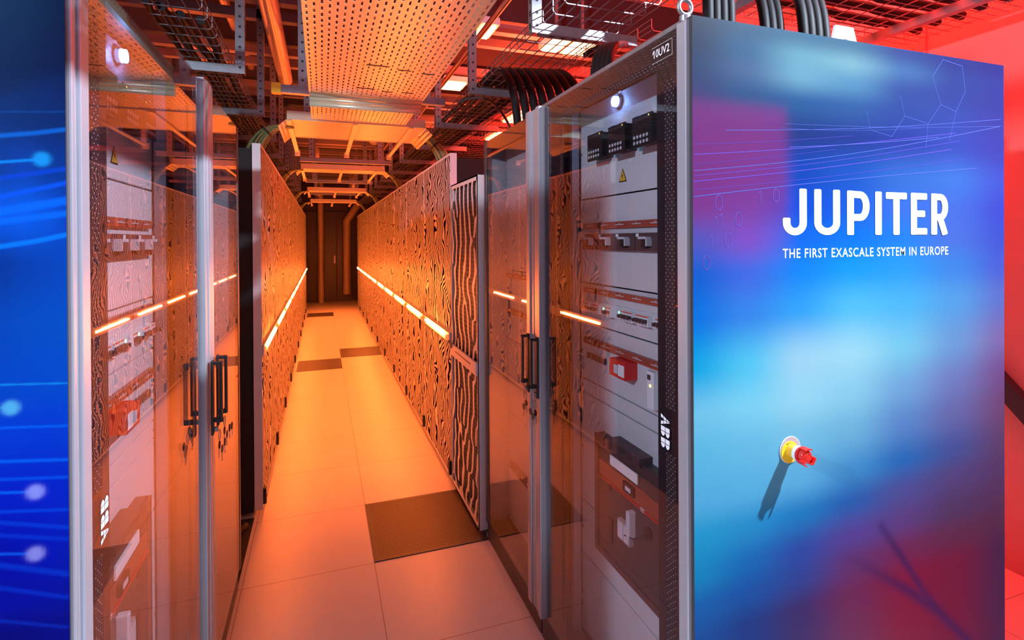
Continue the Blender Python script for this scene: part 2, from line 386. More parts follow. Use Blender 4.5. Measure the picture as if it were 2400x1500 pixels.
hb = MB().box(XR-.012, XR, ly0+.004, ly1-.004, .865, .935, 'white_paint').box(XR-.0135, XR-.012, ly0+.12, ly0+.48, .902, .910, 'dark_grey')
hb.build('handle_bar', dr, t, bevel=.002)
lk = MB(); disc(lk, (XR-.012, ly1-.05, .925), (-1, 0, 0), .016, .014, 'steel'); disc(lk, (XR-.012, ly1-.02, .945), (-1, 0, 0), .010, .018, 'steel')
lk.build('lock', dr, t)
f = MB()
for py_ in (.04, .58): disc(f, (XR+.03, ly0+py_, 0), (0, 0, 1), .018, .03, 'copper')
f.build('levelling_foot', t, t)

# black recess between left cabinets and rack row
struct(MB().box(-1.45, -.375, 2.76, 3.40, 0.0, .006, 'matte_black').build('trim_3'))
for k, (yy, xx) in enumerate(((3.22, -.42), (3.05, -.46), (3.3, -.5))):
    c = MB(); c.tube([(xx-.02, yy-.05, .03), (xx, yy, .045), (xx+.015, yy+.05, .03), (xx-.02, yy+.08, .03)], .018, 'hose_black')
    tag(c.build('cable_plug'), 'black cable end lying on the dark floor gap before the left rack row', 'cable', 'cable ends in the left gap')

# ------------------------------------------------------------------ electrical cabinets
def LV(z): return z
def make_keys(s, x, y, z, label, n=3):
    t = thing('key_ring', (x, y, z), label, 'keys')
    m = MB(); m.tube([Vector((x, y, z))+Vector((0, math.sin(a)*.017, math.cos(a)*.017-.012)) for a in [2*PI*k/14 for k in range(14)]], .0013, 'steel', n=5, closed=True); m.build('ring', t, t)
    for k in range(n):
        a = (-.5+k*.5)*.9; c = Vector((x-s*.006*k, y+math.sin(a)*.026, z-.030-.012*math.cos(a)-(.016 if k == 1 else 0)))
        m = MB(); dn = Vector((0, math.sin(a)*.4, -1)).normalized(); sd = Vector((0, dn.z, -dn.y))*-1
        m.prism([c+dn*math.cos(q)*.0125+sd*math.sin(q)*.0135 for q in [2*PI*j/14 for j in range(14)]], (-s*.003, 0, 0), 'black' if k != 1 else 'dark_grey')
        m.prism([c+dn*.011+sd*.0035, c+dn*.036+sd*.0035, c+dn*.040, c+dn*.036-sd*.0035, c+dn*.030-sd*.002, c+dn*.026-sd*.0042, c+dn*.011-sd*.0035], (-s*.002, 0, 0), 'key_metal')
        m.build('key', t, t)
def meter(root, X, s, y0, y1, z0, z1):
    m = MB().box(X(.105), X(.062), y0+.006, y1-.006, z0+.008, z1, 'black').box(X(.062), X(.056), y0, y1, z0, z1+.002, 'black')
    m.box(X(.0555), X(.0563), y0+.01, y1-.01, z1-.012, z1-.004, 'dark_grey')
    o = m.build('power_meter', root, root, bevel=.002)
    k = MB(); w_ = (y1-y0)
    for r_ in range(2):
        for c in range(5): disc(k, (X(.056), y1-w_*(.12+.165*c), z0+.014+.0165*r_), (-s, 0, 0), .0052, .0012, 'button_grey', 12)
    k.build('keypad', o, root)
    g = MB().box(X(.0555), X(.0565), y0+.012, y0+.016, z1-.007, z1-.003, 'yellow_glow'); g.build('status_light', o, root)
def bolt_triangle(root, X, s, y, z, h=.042):
    m = MB(); x = X(.1035); w_ = h*.58
    def T(k, mt, xx): m.poly([(xx, y, z+h*k*.62), (xx, y-w_*k, z-h*k*.42), (xx, y+w_*k, z-h*k*.42)], mt)
    T(1, 'black', x); T(.82, 'warn_yellow', x-s*.0004)
    m.poly([(x-s*.0008, y+(.002)*s, z+.012), (x-s*.0008, y-.004*s, z+.0), (x-s*.0008, y+.0005*s, z+.001), (x-s*.0008, y-.001*s, z-.011), (x-s*.0008, y+.005*s, z+.004), (x-s*.0008, y+.0005*s, z+.003)], 'black')
    m.build('warning_label', root, root, recalc=False)
def abb_logo(mb, org, ux, uy, L_, H_, mt):       # three block letters cut by one horizontal and one vertical hairline each
    org, ux, uy = Vector(org), Vector(ux), Vector(uy)
    w_ = L_/3.08
    def P(k, x, y): return org+ux*(k*w_*1.04+x*w_)+uy*(y*H_)
    g = .03
    # A
    for y0, y1 in ((0, .27), (.33, .60), (.66, 1)):
        def xl(y): return .5-.42*(1-y)-.06
        mb.poly([P(0, xl(y0), y0), P(0, .5-g, y0) if y0 > .3 else P(0, xl(y0)+.30, y0), P(0, .5-g, y1) if y1 > .3 else P(0, xl(y1)+.26, y1), P(0, xl(y1), y1)], mt)
        mb.poly([P(0, 1-xl(y0), y0), P(0, .5+g, y0) if y0 > .3 else P(0, 1-xl(y0)-.30, y0), P(0, .5+g, y1) if y1 > .3 else P(0, 1-xl(y1)-.26, y1), P(0, 1-xl(y1), y1)], mt)
    for k in (1, 2):
        for y0, y1 in ((0, .47), (.53, 1)):
            mb.poly([P(k, .04, y0), P(k, .44, y0), P(k, .44, y1), P(k, .04, y1)], mt)
            arc = [P(k, .5+.40*math.sin(q), y0+(y1-y0)*(.5-.5*math.cos(q))) for q in [PI*j/8 for j in range(9)]]
            mb.poly([P(k, .5, y0), *arc[1:-1], P(k, .5, y1)] , mt)
def make_cabinet(s, xf, ya, yb, near, names):
    """one cabinet bay: glass plane xf, interior towards s"""
    X = lambda d: xf+s*d
    root = thing('electrical_cabinet', (xf, ya, 0), names[0], 'electrical cabinet')
    ZT = 2.12; D = 1.16
    sh = MB(); yi0, yi1 = ya+(.055 if near else .02), yb-.02
    sh.box(X(.012), X(D), ya+.004, yi0, .1, ZT-.01, 'plate_white').box(X(.012), X(D), yi1, yb-.002, .1, ZT-.01, 'plate_white')
    sh.box(X(.012), X(D), yi0, yi1, ZT-.02, ZT, 'dark_grey').box(X(.11), X(D), yi0, yi1, .1, .12, 'dark_grey').box(X(D-.02), X(D), yi0, yi1, .12, ZT-.02, 'dark_grey')
    # inner mounting frame beside the cover plates
    ye = 1.822 if near else 2.70
    if near: sh.box(X(.085), X(.105), ye+.004, yi1, .12, ZT-.02, 'dark_grey').box(X(.07), X(.10), ye+.002, ye+.022, .12, ZT-.02, 'aluminium').box(X(.08), X(.10), ye+.03, ye+.045, .12, ZT-.02, 'aluminium')
    sh.build('housing', root, root)
    pl = MB().box(X(.012), X(D-.01), ya+.006, yb-.004, .0, .1, 'dark_grey'); pl.build('plinth', root, root)
    # door: pane, printed border, profiles, handle
    g0, g1 = (ya+.045, yb-.005) if near else (ya+.005, yb-.004)
    if near and s < 0: g0 = ya+.075
    dz0, dz1 = .105, ZT
    pane = MB().box(X(0), X(.005), g0, g1, dz0+.01, dz1-.005, 'door_glass').build('glass_door', root, root)
    bd = MB(); n0 = g0+(.094 if near else 0.165); n1 = (g1-.235) if near else g1-.045
    if not near: n0 = g0+.085
    for (a, b, c, d_) in ((g0, g1, 2.037, dz1-.006), (g0, g1, dz0+.01, .15)):
        bd.box(X(.0055), X(.0065), a, b, c, d_, 'print_black')
    bd.box(X(.0055), X(.0065), g0, n0, .15, 2.037, 'print_black').box(X(.0055), X(.0065), n1, g1, .15, 2.037, 'print_black')
    if near:
        bd.box(X(.0048), X(.0052), g0+.022, g0+.060, .2, 1.055, 'dotted_print').box(X(.0048), X(.0052), g0+.022, g0+.060, 1.17, 2.0, 'dotted_print')
        bd.box(X(.0048), X(.0052), n1+.01, n1+.027, .2, 2.0, 'dotted_print').box(X(.0048), X(.0052), g0+.06, n1, 2.045, 2.062, 'dotted_print')
    bd.build('printed_border', pane, root, recalc=False)
    pr = MB()
    if near:
        if s < 0: pr.box(X(-.004), X(.014), ya+.0, ya+.014, .1, ZT, 'aluminium').box(X(.002), X(.014), ya+.014, ya+.036, .1, ZT, 'aluminium').box(X(-.003), X(.014), ya+.036, ya+.070, .1, ZT, 'aluminium')
        else: pr.box(X(-.006), X(.012), ya+.006, ya+.042, .1, ZT, 'aluminium')
        pp = -.022 if s > 0 else -.012
        pr.box(X(pp), X(.010), yb-.070, yb-.038, .112, ZT+.002, 'aluminium').box(X(-.016), X(.010), yb-.038, yb-.004, .112, ZT, 'aluminium')
    else:
        pr.box(X(-.022 if s > 0 else -.012), X(.010), ya+.030, ya+.070, .112, ZT+.002, 'aluminium').box(X(-.016), X(.010), ya+.002, ya+.030, .112, ZT, 'aluminium')
        pr.box(X(-.002), X(.012), yb-.04, yb-.004, .1, ZT, 'dark_grey')
    pr.build('door_profile', pane, root, bevel=.003)['label'] = 'silver aluminium door profile'
    hy = yb-.050 if near else ya+.045
    hd = MB(); zb, zt_ = .975, 1.215
    hd.box(X(-.030), X(-.022), hy-.012, hy+.012, zb, zt_, 'black')
    hd.box(X(-.055), X(-.046), hy-.009, hy+.009, zb+.04, zt_-.004, 'black').box(X(-.055), X(-.030), hy-.008, hy+.008, zt_-.014, zt_-.004, 'black').box(X(-.055), X(-.030), hy-.008, hy+.008, zb+.04, zb+.055, 'black')
    disc(hd, (X(-.030), hy, zb+.018), (-s, 0, 0), .0085, .012, 'steel')
    hd.build('handle', pane, root, bevel=.003)['label'] = 'black swing handle with lock'
    # interior cover plates with seams between
    pi0 = yi0+.004; pi1 = ye if near else ye-.03
    if near: cuts = [2.085, 1.747, 1.438, 1.290, 1.079, 1.027, .62, .42, .13]
    else: cuts = [2.085, 1.44, 1.08, .70, .13]; pi0 = yi0+.06
    for a, b in zip(cuts[:-1], cuts[1:]):
        m = MB().box(X(.105), X(.115), pi0, pi1, b+.0025, a-.0025, 'plate_white')
        for yy in (pi1-.012,):
            disc(m, (X(.1035), yy, (a+b)/2), (-s, 0, 0), .005, .002, 'steel', 10)
        m.build('cover_plate', root, root, bevel=.0012)
    q = MB()                                       # indicator lamp
    if near:
        yl = 1.540
        rim = MB(); disc(rim, (X(.105), yl, 2.050), (-s, 0, 0), .021, .012, 'steel', 24); rm = rim.build('indicator_lamp', root, root, bevel=.002)
        lens = MB(); disc(lens, (X(.093), yl, 2.050), (-s, 0, 0), .016, .010, 'lamp_glow', 20); lens.build('lens', rm, root)['label'] = 'lit blue-white lens'
        MB().box(X(.1035), X(.105), yl-.012, yl+.004, 2.084, 2.0795, 'label_white').build('small_label', root, root)
        for k in range(3):
            y1 = 1.672-k*.1425; meter(root, X, s, y1-.1, y1, 1.868, 1.957)
            if k < 2: MB().box(X(.098), X(.104), y1-.122, y1-.112, 1.87, 1.957, 'label_blue').box(X(.085), X(.104), y1-.13, y1-.108, 1.957, 1.972, 'blue_plastic').build('terminal_clip', root, root)
            MB().box(X(.1035), X(.105), y1-.06, y1-.048, 1.846, 1.852, 'label_white').build('small_label', root, root)
    bolt_triangle(root, X, s, 1.520 if near else 2.30, 1.803)
    # designation strips and breakers
    def band(z0, z1, a, b): 
        m = MB().box(X(.092), X(.105), a, b, z0, z1, 'band_red').box(X(.0915), X(.092), a, b, z0+.001, z0+.003, 'orange_red')
        for k in range(6):
            yy = b-.03-k*.1
            if yy-.055 > a: m.box(X(.0912), X(.092), yy-.05, yy, (z0+z1)/2-.0012, (z0+z1)/2+.0012, 'button_grey').box(X(.0912), X(.092), yy-.03, yy-.02, (z0+z1)/2+.003, (z0+z1)/2+.005, 'button_grey')
        m.build('designation_strip', root, root)
    a0, b0 = pi0+.01, (1.778 if near else pi1-.02)
    if near:
        band(1.636, 1.657, a0, b0)
        for k in range(5):                       # compact breakers
            y1 = b0-.002-k*.118; y0_ = max(y1-.115, a0)
            m = MB().box(X(.088), X(.105), y0_, y1, 1.562, 1.618, 'breaker').box(X(.0875), X(.088), y1-.018, y1-.002, 1.606, 1.616, 'label_white')
            br = m.build('circuit_breaker', root, root, bevel=.001)
            MB().box(X(.076), X(.088), y1-.075, y1-.048, 1.574, 1.604, 'black').box(X(.070), X(.088), y1-.082, y1-.040, 1.599, 1.606, 'button_grey').box(X(.070), X(.088), y1-.086, y1-.080, 1.578, 1.600, 'button_grey').build('toggle', br, root)
        band(1.405, 1.424, a0, b0)
        band(1.218, 1.242, a0, b0)
        m = MB().box(X(.098), X(.105), a0, b0, 1.334, 1.378, 'plate_white'); m.build('breaker_rail', root, root)
        for k, yy in enumerate((1.755, 1.70, 1.60, 1.50, 1.415, 1.31, 1.235)):   # miniature breakers
            n_ = (2, 3, 2, 4, 4, 3, 3)[k]; w_ = .0165*n_
            m = MB().box(X(.082), X(.098), yy-w_, yy, 1.338, 1.372, 'label_white').box(X(.081), X(.082), yy-w_, yy, 1.366, 1.370, 'orange_red')
            br = m.build('miniature_breaker', root, root, bevel=.001)
            tg = MB()
            for j in range(n_): tg.box(X(.066), X(.082), yy-.0165*j-.013, yy-.0165*j-.003, 1.350, 1.360, 'breaker'); disc(tg, (X(.0818), yy-.0165*j-.008, 1.342), (-s, 0, 0), .0018, .0006, 'black', 8)
            tg.build('toggle', br, root)
            if k in (2, 3): MB().box(X(.080), X(.082), yy+.006, yy+.012, 1.360, 1.367, 'green_glow').build('status_light', br, root)
        # red bus block on rail
        m = MB().box(X(.060), X(.105), 1.44, 1.535, 1.160, 1.215, 'red_plastic').box(X(.058), X(.060), 1.444, 1.480, 1.168, 1.205, 'label_white').box(X(.0575), X(.060), 1.482, 1.505, 1.172, 1.20, 'button_grey')
        m.build('red_disconnector', root, root, bevel=.003)['label'] = 'red switch block with white label'
        for k in range(5):
            m = MB().box(X(.095), X(.105), 1.76-.028*k-.016, 1.76-.028*k, 1.165, 1.185, 'breaker'); m.build('terminal', root, root)
        m = MB().box(X(.085), X(.105), 1.325, 1.36, 1.10, 1.21, 'label_white').box(X(.083), X(.085), 1.338, 1.346, 1.165, 1.172, 'yellow_glow').box(X(.083), X(.085), 1.34, 1.356, 1.185, 1.20, 'breaker'); m.build('socket_module', root, root, bevel=.002)
        # large draw-out breaker
        m = MB(); ya_, yb_ = a0, 1.655; z0_, z1_ = .53, .93
        m.box(X(.075), X(.105), ya_, yb_, z0_, z1_, 'dark_grey').box(X(.068), X(.075), ya_, yb_, z1_-.03, z1_, 'breaker').box(X(.068), X(.075), ya_, yb_, z0_, z0_+.02, 'breaker').box(X(.068), X(.075), yb_-.02, yb_, z0_, z1_, 'breaker')
        m.box(X(.070), X(.075), ya_+.01, yb_-.03, .80, .85, 'band_red').box(X(.069), X(.075), ya_, yb_-.02, .792, .797, 'red_plastic')
        br = m.build('main_breaker', root, root, bevel=.002); br['label'] = 'large dark draw-out breaker behind the glass'
        MB().box(X(.066), X(.070), 1.385, 1.545, .862, .893, 'label_white').build('white_label', br, root)
        MB().box(X(.058), X(.105), 1.36, 1.545, .925, .95, 'breaker').box(X(.056), X(.058), 1.40, 1.52, .931, .942, 'dark_grey').build('release_bar', br, root, bevel=.002)
        MB().box(X(.062), X(.070), 1.40, 1.46, .815, .845, 'black').box(X(.061), X(.062), 1.415, 1.445, .823, .836, 'button_grey').build('display', br, root)
        MB().box(X(.060), X(.075), 1.42, 1.49, .655, .715, 'clear_plastic').box(X(.058), X(.060), 1.424, 1.452, .66, .71, 'button_grey').box(X(.058), X(.060), 1.456, 1.486, .66, .71, 'button_grey').build('clear_cover', br, root, bevel=.002)
        MB().box(X(.05), X(.075), 1.405, 1.425, .69, .77, 'button_grey').build('crank_lever', br, root, bevel=.003)
        c = MB(); disc(c, (X(.075), 1.335, .74), (-s, 0, 0), .018, .008, 'black'); c.tube([(X(.066), 1.335, .74), (X(.05), 1.38, .705), (X(.055), 1.44, .685)], .002, 'black', 6); c.build('coil_lead', br, root)
        MB().box(X(.070), X(.075), 1.54, 1.56, .60, .68, 'black').box(X(.070), X(.075), 1.55, 1.57, .77, .79, 'black').box(X(.07), X(.075), 1.355, 1.375, .79, .80, 'label_white').build('slot', br, root)
    else:
        band(1.405, 1.424, a0, b0); band(1.218, 1.242, a0, b0)
        m = MB().box(X(.09), X(.105), a0+.02, b0-.04, .42, .46, 'breaker')
        for k in range(6): disc(m, (X(.09), a0+.06+k*.07, .44), (-s, 0, 0), .008, .002, 'button_grey', 10)
        m.build('breaker_row', root, root)
    return root, X, pane, g0
for s, xf, ya in ((1, GR, 1.05), (-1, GL, .99)):
    side = 'right' if s > 0 else 'left'
    nm = ['large glass-fronted electrical cabinet in the right foreground with white lettering on its blue end' if s > 0 else 'grey cabinet with dark blue printed end panel and glass door, left foreground']
    root, X, pane, g0 = make_cabinet(s, xf, ya, 2.0, True, [nm[0]])
    # logo on the printed border of the near door
    m = MB()
    if s > 0: abb_logo(m, (X(-.0008), g0+.028, 1.152), (0, 0, -1), (0, -1, 0) if 0 else (0, 1, 0), .088, .036, 'label_white') if 0 else abb_logo(m, (X(-.0008), 1.168, 1.152), (0, 0, -1), (0, -1, 0), .088, .036, 'label_white')
    else: abb_logo(m, (X(-.0008), 1.100, 1.078), (0, 0, 1), (0, 1, 0), .078, .034, 'label_white')
    m.build('logo', pane, root, recalc=False)
    if s > 0:
        m = MB(); text_mesh(m, '10UV2', (X(-.0008), 1.192, 2.068), (0, -1, 0), (0, 0, 1), .021, .066, 'label_white', .012)
        for (a, b, c, d_) in ((1.20, 1.115, 2.056, 2.0566), (1.20, 1.115, 2.0964, 2.097)): m.box(X(-.0008), X(-.0004), a, b, c, d_, 'label_white')
        m.poly([(X(-.0008), 1.1925, 2.089), (X(-.0008), 1.1975, 2.083), (X(-.0008), 1.1975, 2.079), (X(-.0008), 1.1905, 2.084)], 'label_white'); m.box(X(-.0008), X(-.0004), 1.115, 1.1156, 2.056, 2.097, 'label_white'); m.build('bay_number', pane, root, recalc=False)
        RR = root
    else: LR = root
    make_cabinet(s, xf, 2.0, 2.745, False, ['glass-fronted electrical cabinet standing between the %s foreground cabinet and the rack row' % side])
make_keys(1, GR-.038, 1.945, .965, 'bunch of keys hanging from the near handle of the right-hand glass doors')
make_keys(1, GR-.038, 2.045, .975, 'keys in the far handle of the right-hand glass doors', 2)
make_keys(-1, GL+.045, 1.95, .985, 'bunch of keys hanging from the near handle of the left-hand glass doors')
make_keys(-1, GL+.045, 2.045, 1.0, 'bunch of keys hanging from the far handle of the left-hand glass doors', 4)

# ------------------------------------------------------------------ printed end panels
def colour_panel(name, x0, x1, y, z0, z1, cols, rows, grid, parent, root, mt, step=.012, extra=None, pscale=1.):
    sx_, sz_ = step if isinstance(step, tuple) else (step, step); nx = int((x1-x0)/sx_)+1; nz = int((z1-z0)/sz_)+1
    xs = np.linspace(x0, x1, nx); zs = np.linspace(z0, z1, nz)
    A = np.array([[lin(c) for c in r] for r in grid])*pscale          # rows x cols x 3
    def smooth_interp(xq, xk, V):
        i = np.clip(np.searchsorted(xk, xq)-1, 0, len(xk)-2); t = np.clip((xq-xk[i])/(xk[i+1]-xk[i]), 0, 1); t = t*t*(3-2*t)*.6+t*.4
        return V[i]*(1-t)[:, None, None]+V[i+1]*t[:, None, None]
    B = smooth_interp(zs, np.array(rows), A); B = smooth_interp(xs, np.array(cols), B.transpose(1, 0, 2)).transpose(1, 0, 2)
    if extra is not None:
        XX, ZZ = np.meshgrid(xs, zs); B = extra(XX, ZZ, B)
    V = [(x, y, z) for z in zs for x in xs]
    Fc = [(j*nx+i, j*nx+i+1, (j+1)*nx+i+1, (j+1)*nx+i) for j in range(nz-1) for i in range(nx-1)]
    mb = MB(); mb.add(V, Fc, mt); mb.box(x0, x1, y+.0005, y+.02, z0, z1, 'dark_grey')
    return mb, B.reshape(-1, 3), len(V)
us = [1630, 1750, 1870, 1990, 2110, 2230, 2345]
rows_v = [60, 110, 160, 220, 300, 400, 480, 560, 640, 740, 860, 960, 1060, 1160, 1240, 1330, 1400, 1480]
tab = [  # pale glow near the top centre is lamp light painted into the print
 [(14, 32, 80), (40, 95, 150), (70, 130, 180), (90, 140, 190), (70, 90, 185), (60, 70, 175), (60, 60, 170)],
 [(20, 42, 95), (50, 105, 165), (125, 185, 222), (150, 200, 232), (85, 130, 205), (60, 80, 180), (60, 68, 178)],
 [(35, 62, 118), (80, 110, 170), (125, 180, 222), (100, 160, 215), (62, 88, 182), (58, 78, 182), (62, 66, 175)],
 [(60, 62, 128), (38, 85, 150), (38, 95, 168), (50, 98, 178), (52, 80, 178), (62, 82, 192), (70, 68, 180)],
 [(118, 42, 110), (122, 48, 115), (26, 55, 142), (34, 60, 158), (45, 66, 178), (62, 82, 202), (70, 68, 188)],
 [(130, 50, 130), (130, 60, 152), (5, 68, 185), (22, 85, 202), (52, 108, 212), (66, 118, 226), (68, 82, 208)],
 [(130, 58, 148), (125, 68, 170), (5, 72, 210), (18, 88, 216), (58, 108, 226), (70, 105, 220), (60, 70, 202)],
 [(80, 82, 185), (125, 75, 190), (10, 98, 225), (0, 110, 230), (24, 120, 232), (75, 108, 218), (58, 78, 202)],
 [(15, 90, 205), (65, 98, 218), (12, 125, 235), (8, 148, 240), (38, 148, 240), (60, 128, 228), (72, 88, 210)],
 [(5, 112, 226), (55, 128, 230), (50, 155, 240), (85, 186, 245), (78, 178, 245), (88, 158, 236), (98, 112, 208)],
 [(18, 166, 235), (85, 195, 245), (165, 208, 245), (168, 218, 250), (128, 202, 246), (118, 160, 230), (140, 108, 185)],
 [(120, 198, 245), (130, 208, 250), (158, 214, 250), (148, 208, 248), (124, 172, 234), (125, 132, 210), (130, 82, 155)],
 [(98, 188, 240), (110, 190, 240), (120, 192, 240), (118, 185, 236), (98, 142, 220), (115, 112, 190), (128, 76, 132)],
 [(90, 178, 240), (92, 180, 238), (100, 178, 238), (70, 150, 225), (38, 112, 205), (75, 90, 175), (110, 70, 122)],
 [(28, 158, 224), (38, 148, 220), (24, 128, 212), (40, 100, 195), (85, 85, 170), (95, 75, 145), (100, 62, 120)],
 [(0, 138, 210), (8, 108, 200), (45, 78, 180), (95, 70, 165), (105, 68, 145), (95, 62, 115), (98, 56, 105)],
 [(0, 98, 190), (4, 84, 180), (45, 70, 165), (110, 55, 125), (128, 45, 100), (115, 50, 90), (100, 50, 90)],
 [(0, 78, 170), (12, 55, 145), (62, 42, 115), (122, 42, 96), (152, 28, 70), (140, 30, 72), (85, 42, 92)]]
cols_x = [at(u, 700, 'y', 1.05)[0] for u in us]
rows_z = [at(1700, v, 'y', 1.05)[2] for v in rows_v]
rf = dict(zip(rows_v, (.42, .50, .55, .62, .70, .85, .95)))       # upper rows darkened in the print against the lamp close to the top
cf = (1, 1, .97, .90, .84, .76, .74); bf = (1, 1.04, .93)  # right-hand columns darkened in the print to offset the nearer spotlight
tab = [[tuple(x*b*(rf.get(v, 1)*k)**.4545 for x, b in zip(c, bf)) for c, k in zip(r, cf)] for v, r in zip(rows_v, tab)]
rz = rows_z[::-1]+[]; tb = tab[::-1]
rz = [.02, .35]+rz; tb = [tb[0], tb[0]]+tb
PX0, PX1, PZ0, PZ1 = .824, 1.979, .015, 2.126
def stems(XX, ZZ, B):
    D = np.full(XX.shape, 9.)
    for path, w_ in (([(1960, 1290), (2060, 1345), (2130, 1385), (2195, 1430), (2270, 1505), (2340, 1600)], .015), ([(2060, 1230), (2120, 1320), (2165, 1390), (2200, 1432)], .012)):
        P = [at(u, v, 'y', 1.05) for u, v in path]; P = [np.array([p[0], p[2]]) for p in P]
        for a, b in zip(P[:-1], P[1:]):
            ab = b-a; t = np.clip(((XX-a[0])*ab[0]+(ZZ-a[1])*ab[1])/(ab@ab), 0, 1)
            D = np.minimum(D, np.hypot(XX-a[0]-t*ab[0], ZZ-a[1]-t*ab[1])/w_)
    k = (np.exp(-D**2)*.75*np.clip((XX-1.28)/.25, 0, 1))[..., None]; B = B*(1-k)+np.array(lin((48, 30, 88)))*.6*k
    # sharp-edged magenta rectangle upper left, a light effect painted into the print
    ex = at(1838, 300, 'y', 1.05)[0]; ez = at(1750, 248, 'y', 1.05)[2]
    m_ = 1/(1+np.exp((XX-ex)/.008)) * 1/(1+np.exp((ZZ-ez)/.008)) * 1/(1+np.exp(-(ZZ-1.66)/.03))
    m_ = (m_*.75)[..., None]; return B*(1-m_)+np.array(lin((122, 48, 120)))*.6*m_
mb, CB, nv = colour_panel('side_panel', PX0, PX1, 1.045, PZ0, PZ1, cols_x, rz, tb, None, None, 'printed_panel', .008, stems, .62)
YP = 1.04485; ZS = [0]
def tfp(x, z): return (x, YP-ZS[0]*.00002, z)
def pxs(pts): return [(lambda p: (p[0], p[2]))(at(u, v, 'y', 1.045)) for u, v in pts]
# thin light trails
def trail(a, b, w_, mt, sag=0.):
    pts = []
    for k in range(13):
        t_ = k/12; pts.append((a[0]+(b[0]-a[0])*t_, a[1]+(b[1]-a[1])*t_+sag*math.sin(PI*t_)))
    ZS[0] += 1; ribbon(mb, pxs(pts), w_*.62, tfp, mt, endc=False)
for a, b, w_, mt, sg in [((1626, 362), (2240, 312), .0022, 'line_violet', 6), ((1626, 400), (2345, 296), .0022, 'line_pale', 14), ((1626, 412), (2250, 330), .0016, 'line_violet', 8),
    ((1626, 425), (2230, 350), .0026, 'line_violet', 6), ((1626, 445), (2260, 372), .0012, 'line_violet', 5), ((1626, 461), (2290, 394), .0028, 'line_pale', -4),
    ((1700, 305), (2345, 280), .0018, 'line_pale', 8), ((1840, 290), (2345, 296), .0012, 'line_pale', 5), ((1626, 338), (2000, 318), .0010, 'line_violet', 3), ((1850, 345), (2200, 322), .0022, 'line_pale', 3),
    ((1626, 385), (1960, 350), .0010, 'line_violet', 2), ((1830, 300), (2160, 300), .001, 'line_pale', 6)]:
    trail(a, b, w_, mt, sg)
# faint hexagon lines
for hx in ([(2185, 180), (2210, 140), (2255, 155), (2262, 215), (2240, 262), (2205, 245), (2185, 180)], [(2205, 245), (2175, 290), (2120, 272), (2110, 225)], [(2120, 272), (2090, 320), (2040, 305), (2030, 260)], [(2240, 262), (2225, 330)], [(2175, 290), (2170, 345)]):
    ribbon(mb, pxs(hx), .0010, tfp, 'line_pale', endc=False)
# faint digits
def digit(ch, u, v, h):
    c = pxs([(u, v)])[0]; w_ = h*.30
    if ch == '0': pts = [(c[0]+w_*math.cos(q), c[1]+h/2*math.sin(q)) for q in [2*PI*k/20 for k in range(21)]]
    else: pts = [(c[0]-w_*.7, c[1]+h*.32), (c[0], c[1]+h/2), (c[0], c[1]-h/2)]
    ribbon(mb, pts, .0016, tfp, 'digit_ink', endc=False)
for ch, u, v, h in (('0', 1685, 475, .036), ('1', 1692, 517, .034), ('0', 1731, 514, .034), ('1', 1668, 566, .032), ('0', 1706, 563, .034), ('0', 1656, 616, .034), ('1', 1783, 462, .03), ('0', 1819, 458, .032), ('1', 1680, 522, .03)):
    digit(ch, u, v, h)
# big word, drawn as thick strokes
JL = [0]
def jx(x, y): return (1.097+(x-690)/1155*.624, YP-.0004-JL[0]*.00005, 1.607+(460-y)/295*.1185)
SW = 46
def arc(cx, cy, rx, ry, a0, a1, n=12): return [(cx+rx*math.cos(math.radians(a0+(a1-a0)*k/n)), cy+ry*math.sin(math.radians(a0+(a1-a0)*k/n))) for k in range(n+1)]
for st in ([(816, 163)]+arc(765, 382, 51, 56, 0, 180)+[(714, 350)], [(909, 163)]+arc(970, 380, 61, 57, 180, 0)+[(1031, 163)],
           [(1124, 165), (1124, 460)], [(1124, 189)]+arc(1190, 267, 42, 76, -90, 90)+[(1124, 343)], [(1318, 165), (1318, 460)],
           [(1370, 190), (1525, 190)], [(1447, 190), (1447, 460)], [(1577, 165), (1577, 460)], [(1560, 189), (1678, 189)], [(1560, 312), (1662, 312)], [(1560, 436), (1678, 436)],
           [(1732, 165), (1732, 460)], [(1732, 189)]+arc(1782, 262, 38, 72, -90, 90)+[(1732, 334)], [(1776, 330), (1820, 460)]):
    ribbon(mb, st, SW, jx, 'white_ink', cham=.25); JL[0] += 1
text_mesh(mb, 'THE FIRST EXASCALE SYSTEM IN EUROPE', (1.097, YP-.0002, 1.5485), (1, 0, 0), (0, 0, 1), .0245, .624, 'white_ink', .010, space=1.14)
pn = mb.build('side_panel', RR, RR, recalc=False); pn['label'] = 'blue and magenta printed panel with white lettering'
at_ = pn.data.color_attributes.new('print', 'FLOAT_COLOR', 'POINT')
buf = np.ones((len(pn.data.vertices), 4)); buf[:nv, :3] = CB; at_.data.foreach_set('color', buf.ravel().astype(np.float32))
